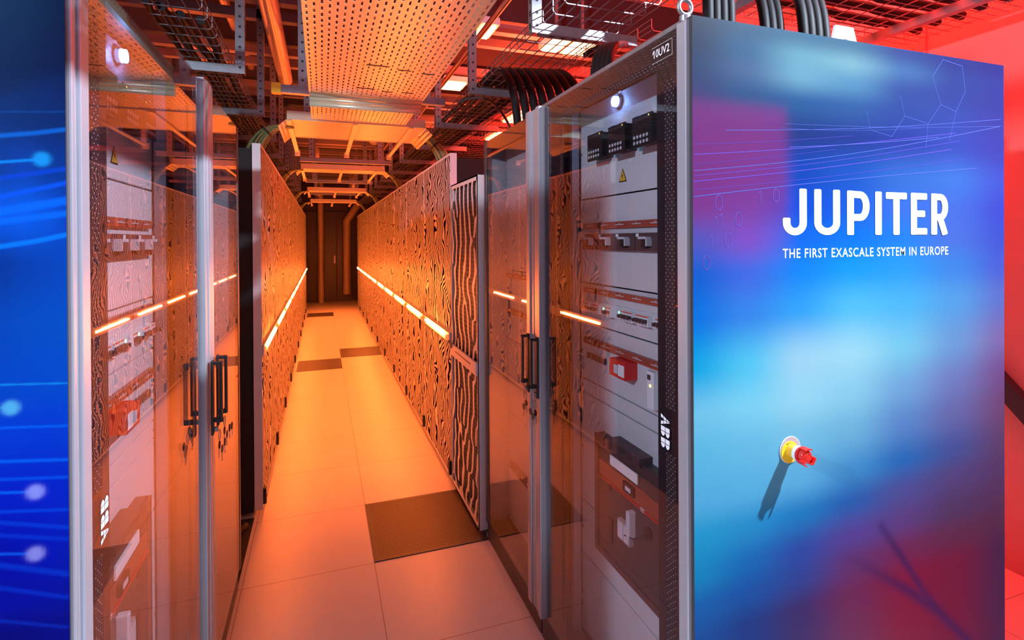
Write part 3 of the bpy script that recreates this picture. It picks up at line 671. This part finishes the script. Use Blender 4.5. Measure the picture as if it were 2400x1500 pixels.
# left end panel
us2 = [0, 60, 120, 158]; rv2 = [20, 150, 280, 400, 500, 620, 760, 900, 1000, 1150, 1300, 1400, 1480]
tab2 = [[(0, 50, 90), (0, 48, 88), (0, 38, 80), (0, 30, 75)], [(0, 40, 90), (0, 38, 88), (0, 30, 85), (0, 26, 78)], [(0, 45, 110), (0, 42, 105), (0, 40, 105), (0, 38, 100)],
        [(0, 60, 150), (0, 65, 165), (0, 55, 145), (0, 55, 140)], [(0, 90, 220), (0, 95, 225), (0, 85, 210), (0, 70, 190)], [(0, 55, 150), (0, 65, 170), (0, 70, 180), (0, 75, 185)],
        [(0, 75, 185), (0, 80, 190), (0, 82, 195), (0, 85, 195)], [(0, 75, 200), (0, 78, 205), (0, 80, 205), (0, 82, 205)], [(0, 65, 215), (0, 65, 215), (0, 65, 215), (0, 68, 215)],
        [(0, 35, 205), (0, 36, 208), (0, 40, 210), (0, 42, 205)], [(0, 15, 175), (0, 18, 180), (0, 25, 190), (0, 30, 185)], [(0, 15, 170), (0, 15, 170), (0, 18, 170), (0, 20, 165)], [(0, 5, 130), (0, 6, 135), (0, 8, 140), (0, 10, 140)]]
cx2 = [-1.5]+[at(u, 700, 'y', .985)[0] for u in us2]; rz2 = [.02]+[at(80, v, 'y', .985)[2] for v in rv2[::-1]]
tb2 = [[r[0]]+r for r in tab2[::-1]]; tb2 = [tb2[0]]+tb2
def left_lines(XX, ZZ, B):
    def px(u, v): p = at(u, v, 'y', .985); return np.array([p[0], p[2]])
    for pts, w_, c, k0 in [([(-60, 322), (0, 318), (80, 312), (158, 303)], .0055, (0, 110, 220), .7), ([(0, 262), (158, 262)], .002, (0, 80, 160), .5), ([(-60, 384), (0, 380), (90, 374)], .0035, (0, 140, 235), .9),
                     ([(-60, 425), (0, 418), (158, 395)], .006, (0, 70, 215), .7), ([(-60, 475), (0, 462), (158, 428)], .006, (0, 90, 240), .8), ([(-60, 512), (0, 496), (158, 470)], .010, (0, 110, 250), .9),
                     ([(-60, 590), (0, 578), (80, 566), (158, 550)], .006, (0, 130, 255), .9), ([(-60, 530), (0, 520), (158, 500)], .008, (0, 110, 240), .9),
                     ([(0, 902), (158, 898)], .0022, (20, 150, 240), .9), ([(-60, 958), (25, 956)], .002, (60, 170, 240), .9), ([(0, 1003), (158, 998)], .003, (0, 110, 250), .8), ([(0, 1082), (158, 1077)], .004, (0, 110, 255), .8),
                     ([(0, 1124), (158, 1118)], .004, (0, 90, 245), .8), ([(-60, 1157), (80, 1153)], .0032, (0, 110, 255), .9), ([(0, 1200), (158, 1194)], .004, (0, 75, 235), .8), ([(0, 1225), (158, 1236)], .005, (0, 70, 230), .7),
                     ([(0, 1255), (158, 1263)], .005, (0, 60, 225), .7), ([(-60, 1299), (80, 1298)], .003, (0, 100, 250), .9), ([(0, 1325), (158, 1345)], .007, (0, 60, 220), .7), ([(0, 1378), (158, 1400)], .005, (0, 55, 215), .7), ([(0, 1455), (158, 1470)], .004, (0, 50, 200), .7)]:
        D = np.full(XX.shape, 99.); P = [px(*q) for q in pts]; P[0] = P[0]+(P[0]-P[1])*(9 if pts[0][0] > -50 else 5)
        for a, b in zip(P[:-1], P[1:]):
            ab = b-a; t = np.clip(((XX-a[0])*ab[0]+(ZZ-a[1])*ab[1])/(ab@ab), 0, 1); D = np.minimum(D, np.hypot(XX-a[0]-t*ab[0], ZZ-a[1]-t*ab[1])/w_)
        k = (np.exp(-(D*1.6)**4)*k0)[..., None]; B = B*(1-k)+np.array(lin(c))*.6*k
    for u, v, c in ((98, 373, (20, 150, 230)), (25, 956, (90, 190, 240)), (83, 1153, (150, 160, 255)), (83, 1298, (150, 150, 240)), (-70, 1060, (120, 160, 255))):
        p = px(u, v); k = 1/(1+np.exp((np.hypot((XX-p[0]), (ZZ-p[1]))-.0105)/.0013)); k = k[..., None]; B = B*(1-k)+np.array(lin(c))*.6*k
    return B
mbl, CB2, nv2 = colour_panel('side_panel', -.95, -.362, .985, .015, 2.12, cx2, rz2, tb2, None, None, 'printed_panel_left', (.0045, .0018), left_lines, .6)
pl_ = mbl.build('side_panel', LR, LR, recalc=False); pl_['label'] = 'dark blue panel printed with light trails and glowing dots'
at_ = pl_.data.color_attributes.new('print', 'FLOAT_COLOR', 'POINT')
buf = np.ones((len(pl_.data.vertices), 4)); buf[:nv2, :3] = CB2; at_.data.foreach_set('color', buf.ravel().astype(np.float32))
MB().box(-1.52, -.9502, .985, .999, .015, 2.12, 'blue_plastic').build('side_panel', LR, LR)

# emergency stop on the big panel
ec = Vector((1.118, 1.044, 1.062)); es = None
def ring_pts(r, y, n=28): return [(ec.x+math.cos(2*PI*k/n)*r, y, ec.z+math.sin(2*PI*k/n)*r) for k in range(n)]
m = MB(); m.prism(ring_pts(.0345, 1.044), (0, -.001, 0), 'label_white'); m.prism(ring_pts(.0328, 1.0432), (0, -.0012, 0), 'clear_plastic'); es = m.build('emergency_stop', RR, RR); es['label'] = 'red emergency stop button on a yellow legend plate'
m = MB(); m.prism([(p[0]-.003, p[1], p[2]-.005) for p in ring_pts(.0275, 1.042)], (0, -.002, 0), 'yellow'); text_mesh(m, 'NOT', (1.104, 1.0396, 1.076), (1, 0, 0), (0, 0, 1), .005, .015, 'black'); m.build('legend_plate', es, RR)
m = MB(); disc(m, (ec.x, 1.041, ec.z), (0, -1, 0), .0175, .030, 'warn_yellow', 24); disc(m, (ec.x, 1.013, ec.z), (0, -1, 0), .0185, .016, 'label_white', 24); m.build('collar', es, RR)
m = MB(); disc(m, (ec.x, .999, ec.z), (0, -1, 0), .019, .010, 'red_plastic', 24)
for a0 in (PI/2, PI*1.25, PI*1.75+.2, ):
    pts = []
    for k in range(9):
        q = a0-.5+k/8; pts.append((q, 1))
    inner = [(ec.x+math.cos(q)*.0195, .990, ec.z+math.sin(q)*.0195) for q, _ in pts]; outer = [(ec.x+math.cos(q)*.0225, .990, ec.z+math.sin(q)*.0225) for q, _ in pts[::-1]]
    m.prism(inner+outer, (0, -.030, 0), 'red_plastic')
m.build('guard_collar', es, RR)
m = MB(); m.tube([(ec.x, y_, ec.z) for y_ in (.992, .985, .976, .970, .966, .964)], [.014, .0175, .018, .0165, .012, .003], 'red_bright', 24)
m.tube([(ec.x+.010*math.cos(q), .9645, ec.z+.010*math.sin(q)) for q in [.2+k*.45 for k in range(11)]], .0008, 'red_plastic', 5); m.build('push_knob', es, RR)
for o in [es]+list(es.children):                # the whole button stands about 55 mm proud
    for v in o.data.vertices: v.co.y = -.006+(v.co.y+.006)*.68
# lifting eyes and lug on top of the big cabinet
def eye(x, y, R_=.018, r_=.0055, par=RR):
    m = MB(); m.tube([(x+R_*math.cos(q), y, 2.138+R_+R_*math.sin(q)) for q in [2*PI*k/20 for k in range(20)]], r_, 'steel', 8, closed=True); disc(m, (x, y, 2.12), (0, 0, 1), .014, .014, 'steel'); m.build('lifting_eye', par, par)
eye(.815+.012, 1.075); eye(1.885, 1.30, .020)
m = MB(); lx = at(1978, 90, 'y', 1.08)[0]; lo = []
outer = [(lx-.052, 2.118), (lx-.036, 2.178), (lx+.030, 2.178), (lx+.050, 2.118)]
hole = [(lx+.017*math.cos(q), 2.124+.020*math.sin(q)) for q in [PI-PI*k/8 for k in range(9)]]
for i_ in range(1):
    pts = [(lx-.052, 2.118), (lx-.036, 2.178), (lx+.030, 2.178), (lx+.050, 2.118), (lx+.017, 2.118)]+[(a, b) for a, b in hole[::-1]]+[(lx-.017, 2.118)]
    n_ = len(pts); A3 = [(p[0], 1.075, p[1]) for p in pts]
    m.prism(A3, (0, .008, 0), 'white_lug')
m.build('lifting_lug', RR, RR, bevel=.001)['label'] = 'white steel lifting lug'
MB().box(.83, .86, 1.10, 1.98, 2.12, 2.135, 'galvanised').build('top_rail', RR, RR, bevel=.003)

# ------------------------------------------------------------------ overhead: perforated trays
def perf(mb, x0, x1, y0, y1, z, px, py, hx, hy, mt, stag=True, zf=None):
    zf = zf or (lambda y: z)
    ny = int(round((y1-y0)/py)); nx = int(round((x1-x0)/px)); px = (x1-x0)/nx; py = (y1-y0)/ny
    for j in range(ny):
        ya, yb = y0+j*py, y0+(j+1)*py; ym = (ya+yb)/2; off = (px/2 if (stag and j % 2) else 0); n = nx-(1 if off else 0)
        if off:
            mb.poly([(x0, ya, zf(ya)), (x0+off, ya, zf(ya)), (x0+off, yb, zf(yb)), (x0, yb, zf(yb))], mt)
            mb.poly([(x1-off, ya, zf(ya)), (x1, ya, zf(ya)), (x1, yb, zf(yb)), (x1-off, yb, zf(yb))], mt)
        for i in range(n):
            xa = x0+off+i*px; xb = xa+px; xm = (xa+xb)/2
            o = [(xa, ya), (xb, ya), (xb, yb), (xa, yb)]; q = [(xm-hx/2, ym-hy/2), (xm+hx/2, ym-hy/2), (xm+hx/2, ym+hy/2), (xm-hx/2, ym+hy/2)]
            mb.add([(a, b, zf(b)) for a, b in o+q], [(0, 1, 5, 4), (1, 2, 6, 5), (2, 3, 7, 6), (3, 0, 4, 7)], mt)
def perf_col(mb, x0, x1, y0, y1, z, px, py, hx, hy, mt):   # slots in long columns, every second column half a step along
    nx = int(round((x1-x0)/px)); ny = int(round((y1-y0)/py)); px = (x1-x0)/nx; py = (y1-y0)/ny
    for i in range(nx):
        xa, xb = x0+i*px, x0+(i+1)*px; xm = (xa+xb)/2; off = py/2 if i % 2 else 0
        if off:
            for a, b in ((y0, y0+off), (y1-off, y1)): mb.poly([(xa, a, z), (xb, a, z), (xb, b, z), (xa, b, z)], mt)
        for j in range(ny-(1 if off else 0)):
            ya = y0+off+j*py; yb = ya+py; ym = (ya+yb)/2
            o = [(xa, ya, z), (xb, ya, z), (xb, yb, z), (xa, yb, z)]; q = [(xm-hx/2, ym-hy/2, z), (xm+hx/2, ym-hy/2, z), (xm+hx/2, ym+hy/2, z), (xm-hx/2, ym+hy/2, z)]
            mb.add(o+q, [(0, 1, 5, 4), (1, 2, 6, 5), (2, 3, 7, 6), (3, 0, 4, 7)], mt)
TX0, TX1, TZ = -.055, .535, 2.37
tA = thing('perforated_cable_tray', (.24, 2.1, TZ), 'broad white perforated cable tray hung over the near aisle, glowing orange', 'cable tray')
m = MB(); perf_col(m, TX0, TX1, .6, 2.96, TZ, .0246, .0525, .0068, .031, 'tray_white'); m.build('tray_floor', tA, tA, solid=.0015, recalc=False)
for a, b in ((TX0-.002, TX0), (TX1, TX1+.002)): MB().box(a, b, .6, 2.96, TZ, TZ+.06, 'tray_white').build('side_wall', tA, tA)
m = MB()
cv = [(2.96, 0), (2.985, -.004), (3.005, -.016), (3.015, -.035), (3.018, -.062)]
for (ya, za), (yb, zb) in zip(cv[:-1], cv[1:]): m.add([(TX0, ya, TZ+za), (TX1, ya, TZ+za), (TX1, yb, TZ+zb), (TX0, yb, TZ+zb)], [(0, 1, 2, 3)], 'tray_white', True)
m.build('end_lip', tA, tA, solid=.0015, recalc=False)
for (a, b, y_) in ((.19, .29, 2.42), (.33, .39, 2.45), (.44, .50, 2.47), (.17, .26, 2.80), (.30, .35, 2.83), (.40, .46, 2.82)): MB().box(a, b, y_, y_+.007, TZ-.003, TZ+.001, 'black').build('cable_tie', tA, tA)
tB = thing('perforated_cable_tray', (.24, 3.3, TZ+.03), 'second perforated tray section just behind the grey end lip', 'cable tray')
m = MB(); perf_col(m, TX0, TX1, 3.06, 3.62, TZ, .0246, .0525, .0068, .031, 'tray_white'); m.build('tray_floor', tB, tB, solid=.0015, recalc=False)
def bridge(yc, x0, x1, wy, z, label, fins=True):
    t = thing('cable_bridge', ((x0+x1)/2, yc, z), label, 'cable tray')
    m = MB(); perf(m, x0+.06, x1-.06, yc-wy/2, yc+wy/2, z, .026, .016, .0225, .0045, 'tray_white')
    for a, b, sgn in ((x0, x0+.06, 1), (x1-.06, x1, -1)):
        pr = [(0, -.05), (.02, -.03), (.04, -.01), (.06, 0)]
        for (da, za), (db, zb) in zip(pr[:-1], pr[1:]):
            xa = a+da if sgn > 0 else b-da; xb = a+db if sgn > 0 else b-db
            m.add([(xa, yc-wy/2, z+za), (xb, yc-wy/2, z+zb), (xb, yc+wy/2, z+zb), (xa, yc+wy/2, z+za)], [(0, 1, 2, 3)], 'tray_white', True)
    m.build('tray_floor', t, t, solid=.0015, recalc=False)
    for a, b in ((yc-wy/2-.002, yc-wy/2), (yc+wy/2, yc+wy/2+.002)): MB().box(x0+.05, x1-.05, a, b, z-.006, z+.05, 'tray_white').build('side_wall', t, t)
    if fins:
        for xx in (x0+.06, (x0+x1)/2-.02, x1-.14):
            m = MB().box(xx-.015, xx+.015, yc-wy/2+.01, yc+wy/2+.7, z-.012, z-.004, 'tray_white').box(xx-.022, xx+.022, yc+wy/2+.7, yc+wy/2+.712, z-.036, z+.012, 'tray_white')
            m.build('support_arm', t, t)
bridge(3.94, -.25, .72, .62, TZ-.005, 'cross-aisle tray with fine honeycomb slots and down-curved ends, right behind the near trays')
bridge(6.25, -.25, .72, .30, TZ, 'second cross-aisle tray, halfway down the ceiling')
bridge(8.9, -.25, .72, .30, TZ, 'third cross-aisle tray, above the dark gap in the rack rows')
bridge(11.4, -.25, .72, .30, TZ, 'farthest cross-aisle tray before the end wall')

# ------------------------------------------------------------------ strut hangers
def strut(mb, x0, x1, y0, y1, z0, z1, face, mt='galvanised'):
    """vertical perforated channel; holes on the -Y face and on one side"""
    mb.box(x0, x1, y0, y0+.003, z0, z1, mt).box(x0, x0+.003, y0+.003, y1, z0, z1, mt).box(x1-.003, x1, y0+.003, y1, z0, z1, mt)
    z = z0+.03
    while z < z1-.03:
        mb.poly(circle3(((x0+x1)/2, y0-.0006, z), (1, 0, 0), (0, 0, 1), .0065, 10), 'black')
        xs_ = x0-.0006 if face < 0 else x1+.0006
        mb.poly([(xs_, y0+.014, z-.012), (xs_, y1-.014, z-.012), (xs_, y1-.014, z+.012), (xs_, y0+.014, z+.012)], 'black')
        z += .05
def hanger(s, i):
    y = 1.97+.95*i; side = 'right' if s > 0 else 'left'
    xa, xb = (.79, .832) if s > 0 else (-.392, -.35); zb = 2.42
    t = thing('strut_hanger', (xa, y, zb), 'perforated steel hanger with side arm over the %s rack tops, %s from the camera' % (side, ORD[i]), 'hanger', '%s hangers' % side)
    m = MB(); strut(m, xa, xb, y, y+.041, zb, 3.72, -s); m.build('upright', t, t, recalc=False)
    m = MB(); e = (xb+.44 if s > 0 else xa-.44); x_in = xb if s > 0 else xa
    a, b = sorted((x_in, e)); m.box(a, b, y, y+.003, zb, zb+.041, 'galvanised').box(a, b, y+.003, y+.041, zb, zb+.003, 'galvanised').box(a, b, y+.038, y+.041, zb+.003, zb+.041, 'galvanised')
    k = a+.04
    while k < b-.03: m.box(k, k+.022, y+.014, y+.027, zb-.0006, zb, 'black'); k += .05
    m.build('side_arm', t, t, recalc=False)
for i in range(0, 10): hanger(1, i)
for i in range(0, 10): hanger(-1, i)
# central trapezes carrying the broad trays
for k, y in enumerate((3.03, 3.98, 5.6, 7.6, 9.6, 11.6)):
    t = thing('trapeze_hanger', (.24, y, 2.42), 'steel trapeze with two uprights over the aisle, %s from the camera' % ORD[k], 'hanger', 'trapezes over the aisle')
    zc = TZ+.004 if k else TZ+.004
    m = MB(); strut(m, TX0-.055, TX0-.012, y, y+.041, zc+.041, 3.72, -1); m.build('upright', t, t, recalc=False)
    m = MB(); strut(m, TX1+.012, TX1+.055, y, y+.041, zc+.041, 3.72, -1); m.build('upright', t, t, recalc=False)
    m = MB().box(TX0-.14, TX1+.14, y+.0, y+.041, zc, zc+.041, 'galvanised'); m.build('crossbar', t, t)
    if k < 1:
        m = MB().box(TX0-.185, TX0-.14, y-.003, y+.045, zc-.004, zc+.046, 'yellow'); m.build('end_cap', t, t)['label'] = 'yellow plastic end cap'

# ------------------------------------------------------------------ wire baskets
def basket(name, x0, x1, y0, y1, z, h, label, along='y', d=.05, c=.1, r=.0024, mt='steel'):
    m = MB()
    P = (lambda a, b, zz: (a, b, zz)) if along == 'y' else (lambda a, b, zz: (b, a, zz))
    n = int(round((x1-x0)/d))
    for i in range(n+1): m.bar(P(x0+i*(x1-x0)/n, y0, z), P(x0+i*(x1-x0)/n, y1, z), r, mt)
    for zz in (h*.5, h): m.bar(P(x0, y0, z+zz), P(x0, y1, z+zz), r, mt); m.bar(P(x1, y0, z+zz), P(x1, y1, z+zz), r, mt)
    k = int((y1-y0)/c)
    for j in range(k+1):
        y = y0+j*c
        m.tube([P(x0, y, z+h), P(x0, y, z+.012), P(x0+.012, y, z), P(x1-.012, y, z), P(x1, y, z+.012), P(x1, y, z+h)], r, mt, 4, cap=False, smooth=False)
    return tag(m.build(name, recalc=False), label, 'cable tray')
basket('wire_basket_tray', .85, 1.20, 1.2, 2.88, 2.472, .055, 'open wire basket tray above the right cabinets, near section')
basket('wire_basket_tray', .85, 1.20, 2.94, 13.2, 2.472, .055, 'long wire basket tray over the right rack row')
basket('wire_basket_tray', -.78, -.42, 1.0, 13.2, 2.472, .055, 'long wire basket tray over the left cabinets and rack row')
basket('wire_basket_tray', 1.34, 2.05, 1.32, 3.06, 2.66, .06, 'wide wire basket tray crossing above the lettered cabinet, red-lit', along='x')
basket('wire_basket_tray', 1.5, 2.0, 2.2, 9.0, 2.60, .055, 'wire basket tray behind the right cabinets under the red light', d=.05, c=.12)
m = MB().box(1.72, 1.76, 1.30, 3.4, 2.60, 2.64, 'galvanised'); tag(m.build('strut_rail'), 'slotted steel rail carrying the wide red-lit basket', 'rail')
m = MB().box(2.65, 2.69, 1.25, 2.2, 2.60, 2.64, 'galvanised'); tag(m.build('strut_rail'), 'short steel rail at the wall end of the wide red-lit basket', 'rail')
def wob(p0, p1, n, a, seed):
    rg = random.Random(seed); p0, p1 = Vector(p0), Vector(p1); o = []
    for k in range(n+1):
        q = p0.lerp(p1, k/n); o.append((q.x+rg.uniform(-a, a), q.y, q.z+rg.uniform(0, a)))
    return o
for k in range(6):
    c = MB(); c.tube(wob((-.74+.055*k, 2.25+.05*k, 2.50), (-.74+.055*k, 13.1, 2.50), 60, .010, k), .019, 'hose_black', 8)
    tag(c.build('power_cable'), 'thick dark cable lying in the left wire basket', 'cable', 'cables in the left basket')
for k in range(6):
    c = MB(); c.tube(wob((.885+.055*k, 2.9+.04*k, 2.50), (.885+.055*k, 13.1, 2.50), 60, .010, 40+k), .017, 'hose_black', 8)
    tag(c.build('power_cable'), 'thick dark cable lying in the right wire basket', 'cable', 'cables in the right basket')
def bez(p0, p1, p2, p3, n=14):
    p0, p1, p2, p3 = map(Vector, (p0, p1, p2, p3)); return [p0*(1-t)**3+p1*3*t*(1-t)**2+p2*3*t*t*(1-t)+p3*t**3 for t in [k/n for k in range(n+1)]]
for k in range(8):                              # black hoses arching from basket into the far right cabinet
    x = .885+.041*k
    c = MB(); c.tube(bez((x, 2.96, 2.495), (x, 2.70, 2.53), (x, 2.46-.02*k, 2.50), (x+.01, 2.42-.02*k, 2.125), 18), .0195, 'hose_black', 10)
    tag(c.build('supply_hose'), 'ribbed black hose arching down into the far right-hand cabinet', 'hose', 'hoses into the far right cabinet')
for g_, (ub, v_, n, yy) in enumerate(((1660, 60, 4, 1.30), (1795, 60, 3, 1.42), (1885, 70, 4, 1.36))):
    for k in range(n):
        x = at(ub+(17*k), v_, 'y', yy)[0]
        c = MB(); c.tube(bez((x, yy, 2.12), (x, yy, 2.35), (x+.03, yy+.02, 2.5), (x+.16, yy+.34, 2.68), 14), .0165 if g_ < 3 else .013, 'hose_black', 10)
        tag(c.build('supply_hose'), ['black hose in the bundle rising beside the left corner eye of the lettered cabinet', 'black hose in the middle bundle behind the lettered panel', 'black hose in the bundle left of the white lifting lug', 'black cable rising from the right near cabinet past the bright ceiling lamp'][g_], 'hose', 'hose bundle %s' % ['at the corner eye', 'behind the panel', 'beside the lug', 'near the lamp'][g_])
for k in range(4):
    a = at(1392+11*k, 190-4*k, 'z', 2.125); b = at(1424+12*k, 98, 'z', 2.475)
    c = MB(); c.tube(bez(a, (a[0], a[1], 2.30), (b[0], b[1]-.08, 2.40), b, 12)+[Vector((b[0]+.02, b[1]+.25, 2.50))], .0135, 'hose_black', 10)
    tag(c.build('supply_hose'), 'black cable rising from the right near cabinet past the bright ceiling lamp', 'hose', 'cables past the bright lamp')
for k in range(6):
    c = MB(); c.tube(wob((1.45, 1.42+.1*k, 2.69), (2.98, 1.45+.1*k, 2.69), 24, .012, 90+k), .022, 'hose_black', 8)
    tag(c.build('power_cable'), 'thick dark cable in the wide basket above the lettered cabinet', 'cable', 'cables in the wide basket')
def bundle(path, R_, n, r_, mt, label, tie=True, grp=None):
    t = thing('cable_bundle', path[0], label, 'cable bundle', grp)
    m = MB(); P = bez(*path, 12) if len(path) == 4 else [Vector(p) for p in path]
    for k in range(n):
        a = 2.4*k; rr = R_*math.sqrt((k+.3)/n); m.tube([p+Vector((math.cos(a)*rr, math.sin(a)*rr, 0))*(.75+.5*i/len(P)) for i, p in enumerate(P)], r_, mt, 6)
    m.build('cables', t, t)
    if tie:
        m = MB(); q = P[len(P)//2]; d = (P[len(P)//2+1]-P[len(P)//2-1]).normalized(); a = d.orthogonal().normalized(); b = d.cross(a)
        m.tube([q+(a*math.cos(z)+b*math.sin(z))*(R_*1.15) for z in [2*PI*j/16 for j in range(16)]], .005, 'black', 6, closed=True); m.build('strap', t, t)
lb = ['nearest', 'second', 'third', 'farthest']
for k, y in enumerate((3.95, 6.25, 8.9, 11.4)):
    R_ = (.045, .03, .03, .028)[k]
    bundle([(-.20, y-.12, 2.35), (-.30, y-.14, 2.36), (-.38, y-.14, 2.30), (-.42, y-.12, 2.14)], R_, 22, .0085, 'cable_green', '%s yellow-green cable bundle curving onto the left rack tops' % lb[k])
    bundle([(.70, y-.02, 2.36), (.76, y-.02, 2.35), (.84, y-.03, 2.28), (.875, y-.04, 2.14)], R_, 22, .0085, 'cable_green', '%s yellow-green cable bundle dropping onto the right rack tops' % lb[k])
c = MB(); c.tube(bez((.79, 3.2, 2.44), (.95, 3.1, 2.50), (1.02, 3.05, 2.44), (1.12, 3.0, 2.13), 16), .008, 'hose', 8); tag(c.build('thin_cable'), 'thin looping cable hanging between right basket and black rack top', 'cable')

# ------------------------------------------------------------------ ceiling steelwork, pipes, lamps
for k in range(11):
    y = 3.6+k*1.0-(.0 if k else 0); m = MB()
    m.box(-3.3, 3.08, y+.02, y+.26, 3.16, 3.45, 'beam_dark').box(-3.3, 3.08, y-.02, y+.05, 3.06, 3.12, 'beam').box(-3.3, 3.08, y+.27, y+.33, 3.06, 3.12, 'beam')
    tag(m.build('ceiling_beam'), 'dark ceiling beam with grey flanges running across the room, %s from the camera' % (ORD+['farthest'])[k], 'beam', 'ceiling beams')
for k in range(4):
    y = 2.1-k*1.5; m = MB(); m.box(-3.3, 3.08, y, y+.3, 3.2, 3.5, 'beam_dark'); tag(m.build('ceiling_beam'), 'dark ceiling beam overhead, nearer than the flanged ones', 'beam', 'overhead beams')
def duct(x0, x1, y0, y1, z0, z1, label):
    m = MB().box(x0, x1, y0, y1, z0, z1, 'duct')
    y = y0
    while y < y1: m.box(x0-.01, x1+.01, y, y+.025, z0-.012, z1+.01, 'duct'); y += 1.2
    tag(m.build('air_duct', bevel=.004), label, 'duct')
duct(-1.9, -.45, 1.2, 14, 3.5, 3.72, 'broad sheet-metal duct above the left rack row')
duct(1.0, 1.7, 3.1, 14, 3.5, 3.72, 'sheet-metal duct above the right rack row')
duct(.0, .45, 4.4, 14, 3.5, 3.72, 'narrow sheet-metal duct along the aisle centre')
def pipe(p0, p1, r, mt, label, collars=True):
    t = thing('pipe', p0, label, 'pipe'); m = MB(); m.tube([p0, p1], r, mt, 20); m.build('tube', t, t)
    if collars:
        p0v, p1v = Vector(p0), Vector(p1); L_ = (p1v-p0v).length; k = .3
        while k < L_:
            q = p0v.lerp(p1v, k/L_); MB().tube([q, q+(p1v-p0v).normalized()*.02], r*1.12, 'galvanised', 20).build('pipe_clamp', t, t); k += 1.6
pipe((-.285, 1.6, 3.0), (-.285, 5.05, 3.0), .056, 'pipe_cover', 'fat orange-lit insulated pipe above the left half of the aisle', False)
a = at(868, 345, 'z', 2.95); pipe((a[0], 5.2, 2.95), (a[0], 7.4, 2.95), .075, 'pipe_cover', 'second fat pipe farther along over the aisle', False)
for k, x in enumerate((.83, .93)):
    pipe((x, 1.5, 2.86), (x, 12, 2.86), .018, 'copper', ['thin copper pipe above the right hangers, aisle side', 'thin copper pipe above the right hangers, wall side'][k])
pipe((-.62, 1.5, 3.25), (-.62, 13, 3.25), .03, 'pipe_cover', 'thin conduit pipe above the left wire basket')
def spot(u, v, z, h, r, label):
    p = at(u, v, 'z', z); t = thing('ceiling_sensor', (p[0], p[1], z), label, 'lamp', 'cylindrical ceiling heads')
    m = MB(); m.tube([(p[0], p[1], z), (p[0], p[1], z+.01), (p[0], p[1], z+h), (p[0], p[1], z+h+.02)], [r*.85, r, r, r*.5], 'tray_white', 18); m.build('housing', t, t)
    MB().tube([(p[0], p[1], z+h+.02), (p[0], p[1], 3.5)], .008, 'galvanised', 6).build('stem', t, t)
spot(737, 375, 2.75, .16, .065, 'short fat cylindrical ceiling lamp left of centre, nearest')
spot(832, 440, 2.75, .30, .08, 'tall cylindrical ceiling lamp right of centre')
spot(744, 460, 2.72, .22, .07, 'small cylindrical ceiling lamp far down the left')
p = at(1052, 250, 'z', 3.1); t = thing('smoke_detector', (p[0], p[1], 3.1), 'round white detector head on the ceiling beyond the right hangers', 'detector')
MB().tube([(p[0], p[1], 3.10), (p[0], p[1], 3.13), (p[0], p[1], 3.18), (p[0], p[1], 3.2)], [.05, .11, .13, .13], 'white_lug', 20).build('head', t, t)
MB().tube([(p[0], p[1], 3.2), (p[0], p[1], 3.49)], .02, 'galvanised', 8).build('stem', t, t)
LP_ = []
for (u0, u1, v0, v1, nme) in ((1338, 1392, 92, 134, 'brightest rectangular ceiling light above the right cabinets'), (1286, 1322, 90, 124, 'rectangular ceiling light left of the brightest one'), (1122, 1152, 62, 92, 'small ceiling light beside the copper pipes'),
                              (1196, 1240, 262, 290, 'ceiling light seen low through the right wire basket'), (1150, 1180, 312, 330, 'farthest ceiling light over the right rack row'), (1040, 1085, 195, 212, 'ceiling light beside the round detector')):
    p, q = at((u0+u1)/2, v0, 'z', 2.985), at((u0+u1)/2, v1, 'z', 2.985); wd = (u1-u0)/f_*float((p-CAM)@F)*1.05
    y0, y1 = sorted((p[1], q[1])); x0 = (p[0]+q[0])/2-wd/2; LP_.append((x0, x0+wd, y0, y1, nme))
for (x0, x1, y0, y1, nme) in LP_:
    t = thing('ceiling_light', ((x0+x1)/2, (y0+y1)/2, 3.0), nme, 'ceiling light')
    MB().box(x0-.02, x1+.02, y0-.02, y1+.02, 3.0, 3.045, 'white_paint').box((x0+x1)/2-.01, (x0+x1)/2+.01, (y0+y1)/2-.01, (y0+y1)/2+.01, 3.045, 3.75, 'galvanised').build('frame', t, t)
    MB().box(x0, x1, y0, y1, 2.985, 2.999, 'ceiling_panel_glow').build('diffuser', t, t)

# ------------------------------------------------------------------ end wall door
t = thing('reflection_tube', (-.05, 14.6, 0), 'left vertical tube added as a reflection on the dark end wall', 'pipe'); MB().tube([(-.02, 14.6, 0), (-.02, 14.6, 3.2)], .075, 'duct', 20).build('tube', t, t)  # tubes added in place of the red reflections on the glossy end door
t = thing('reflection_tube', (.62, 14.6, 0), 'right vertical tube added as a reflection on the dark end wall', 'pipe'); MB().tube([(.62, 14.6, .2), (.62, 14.6, 2.1), (.95, 14.6, 2.6)], .10, 'duct', 20).build('tube', t, t)
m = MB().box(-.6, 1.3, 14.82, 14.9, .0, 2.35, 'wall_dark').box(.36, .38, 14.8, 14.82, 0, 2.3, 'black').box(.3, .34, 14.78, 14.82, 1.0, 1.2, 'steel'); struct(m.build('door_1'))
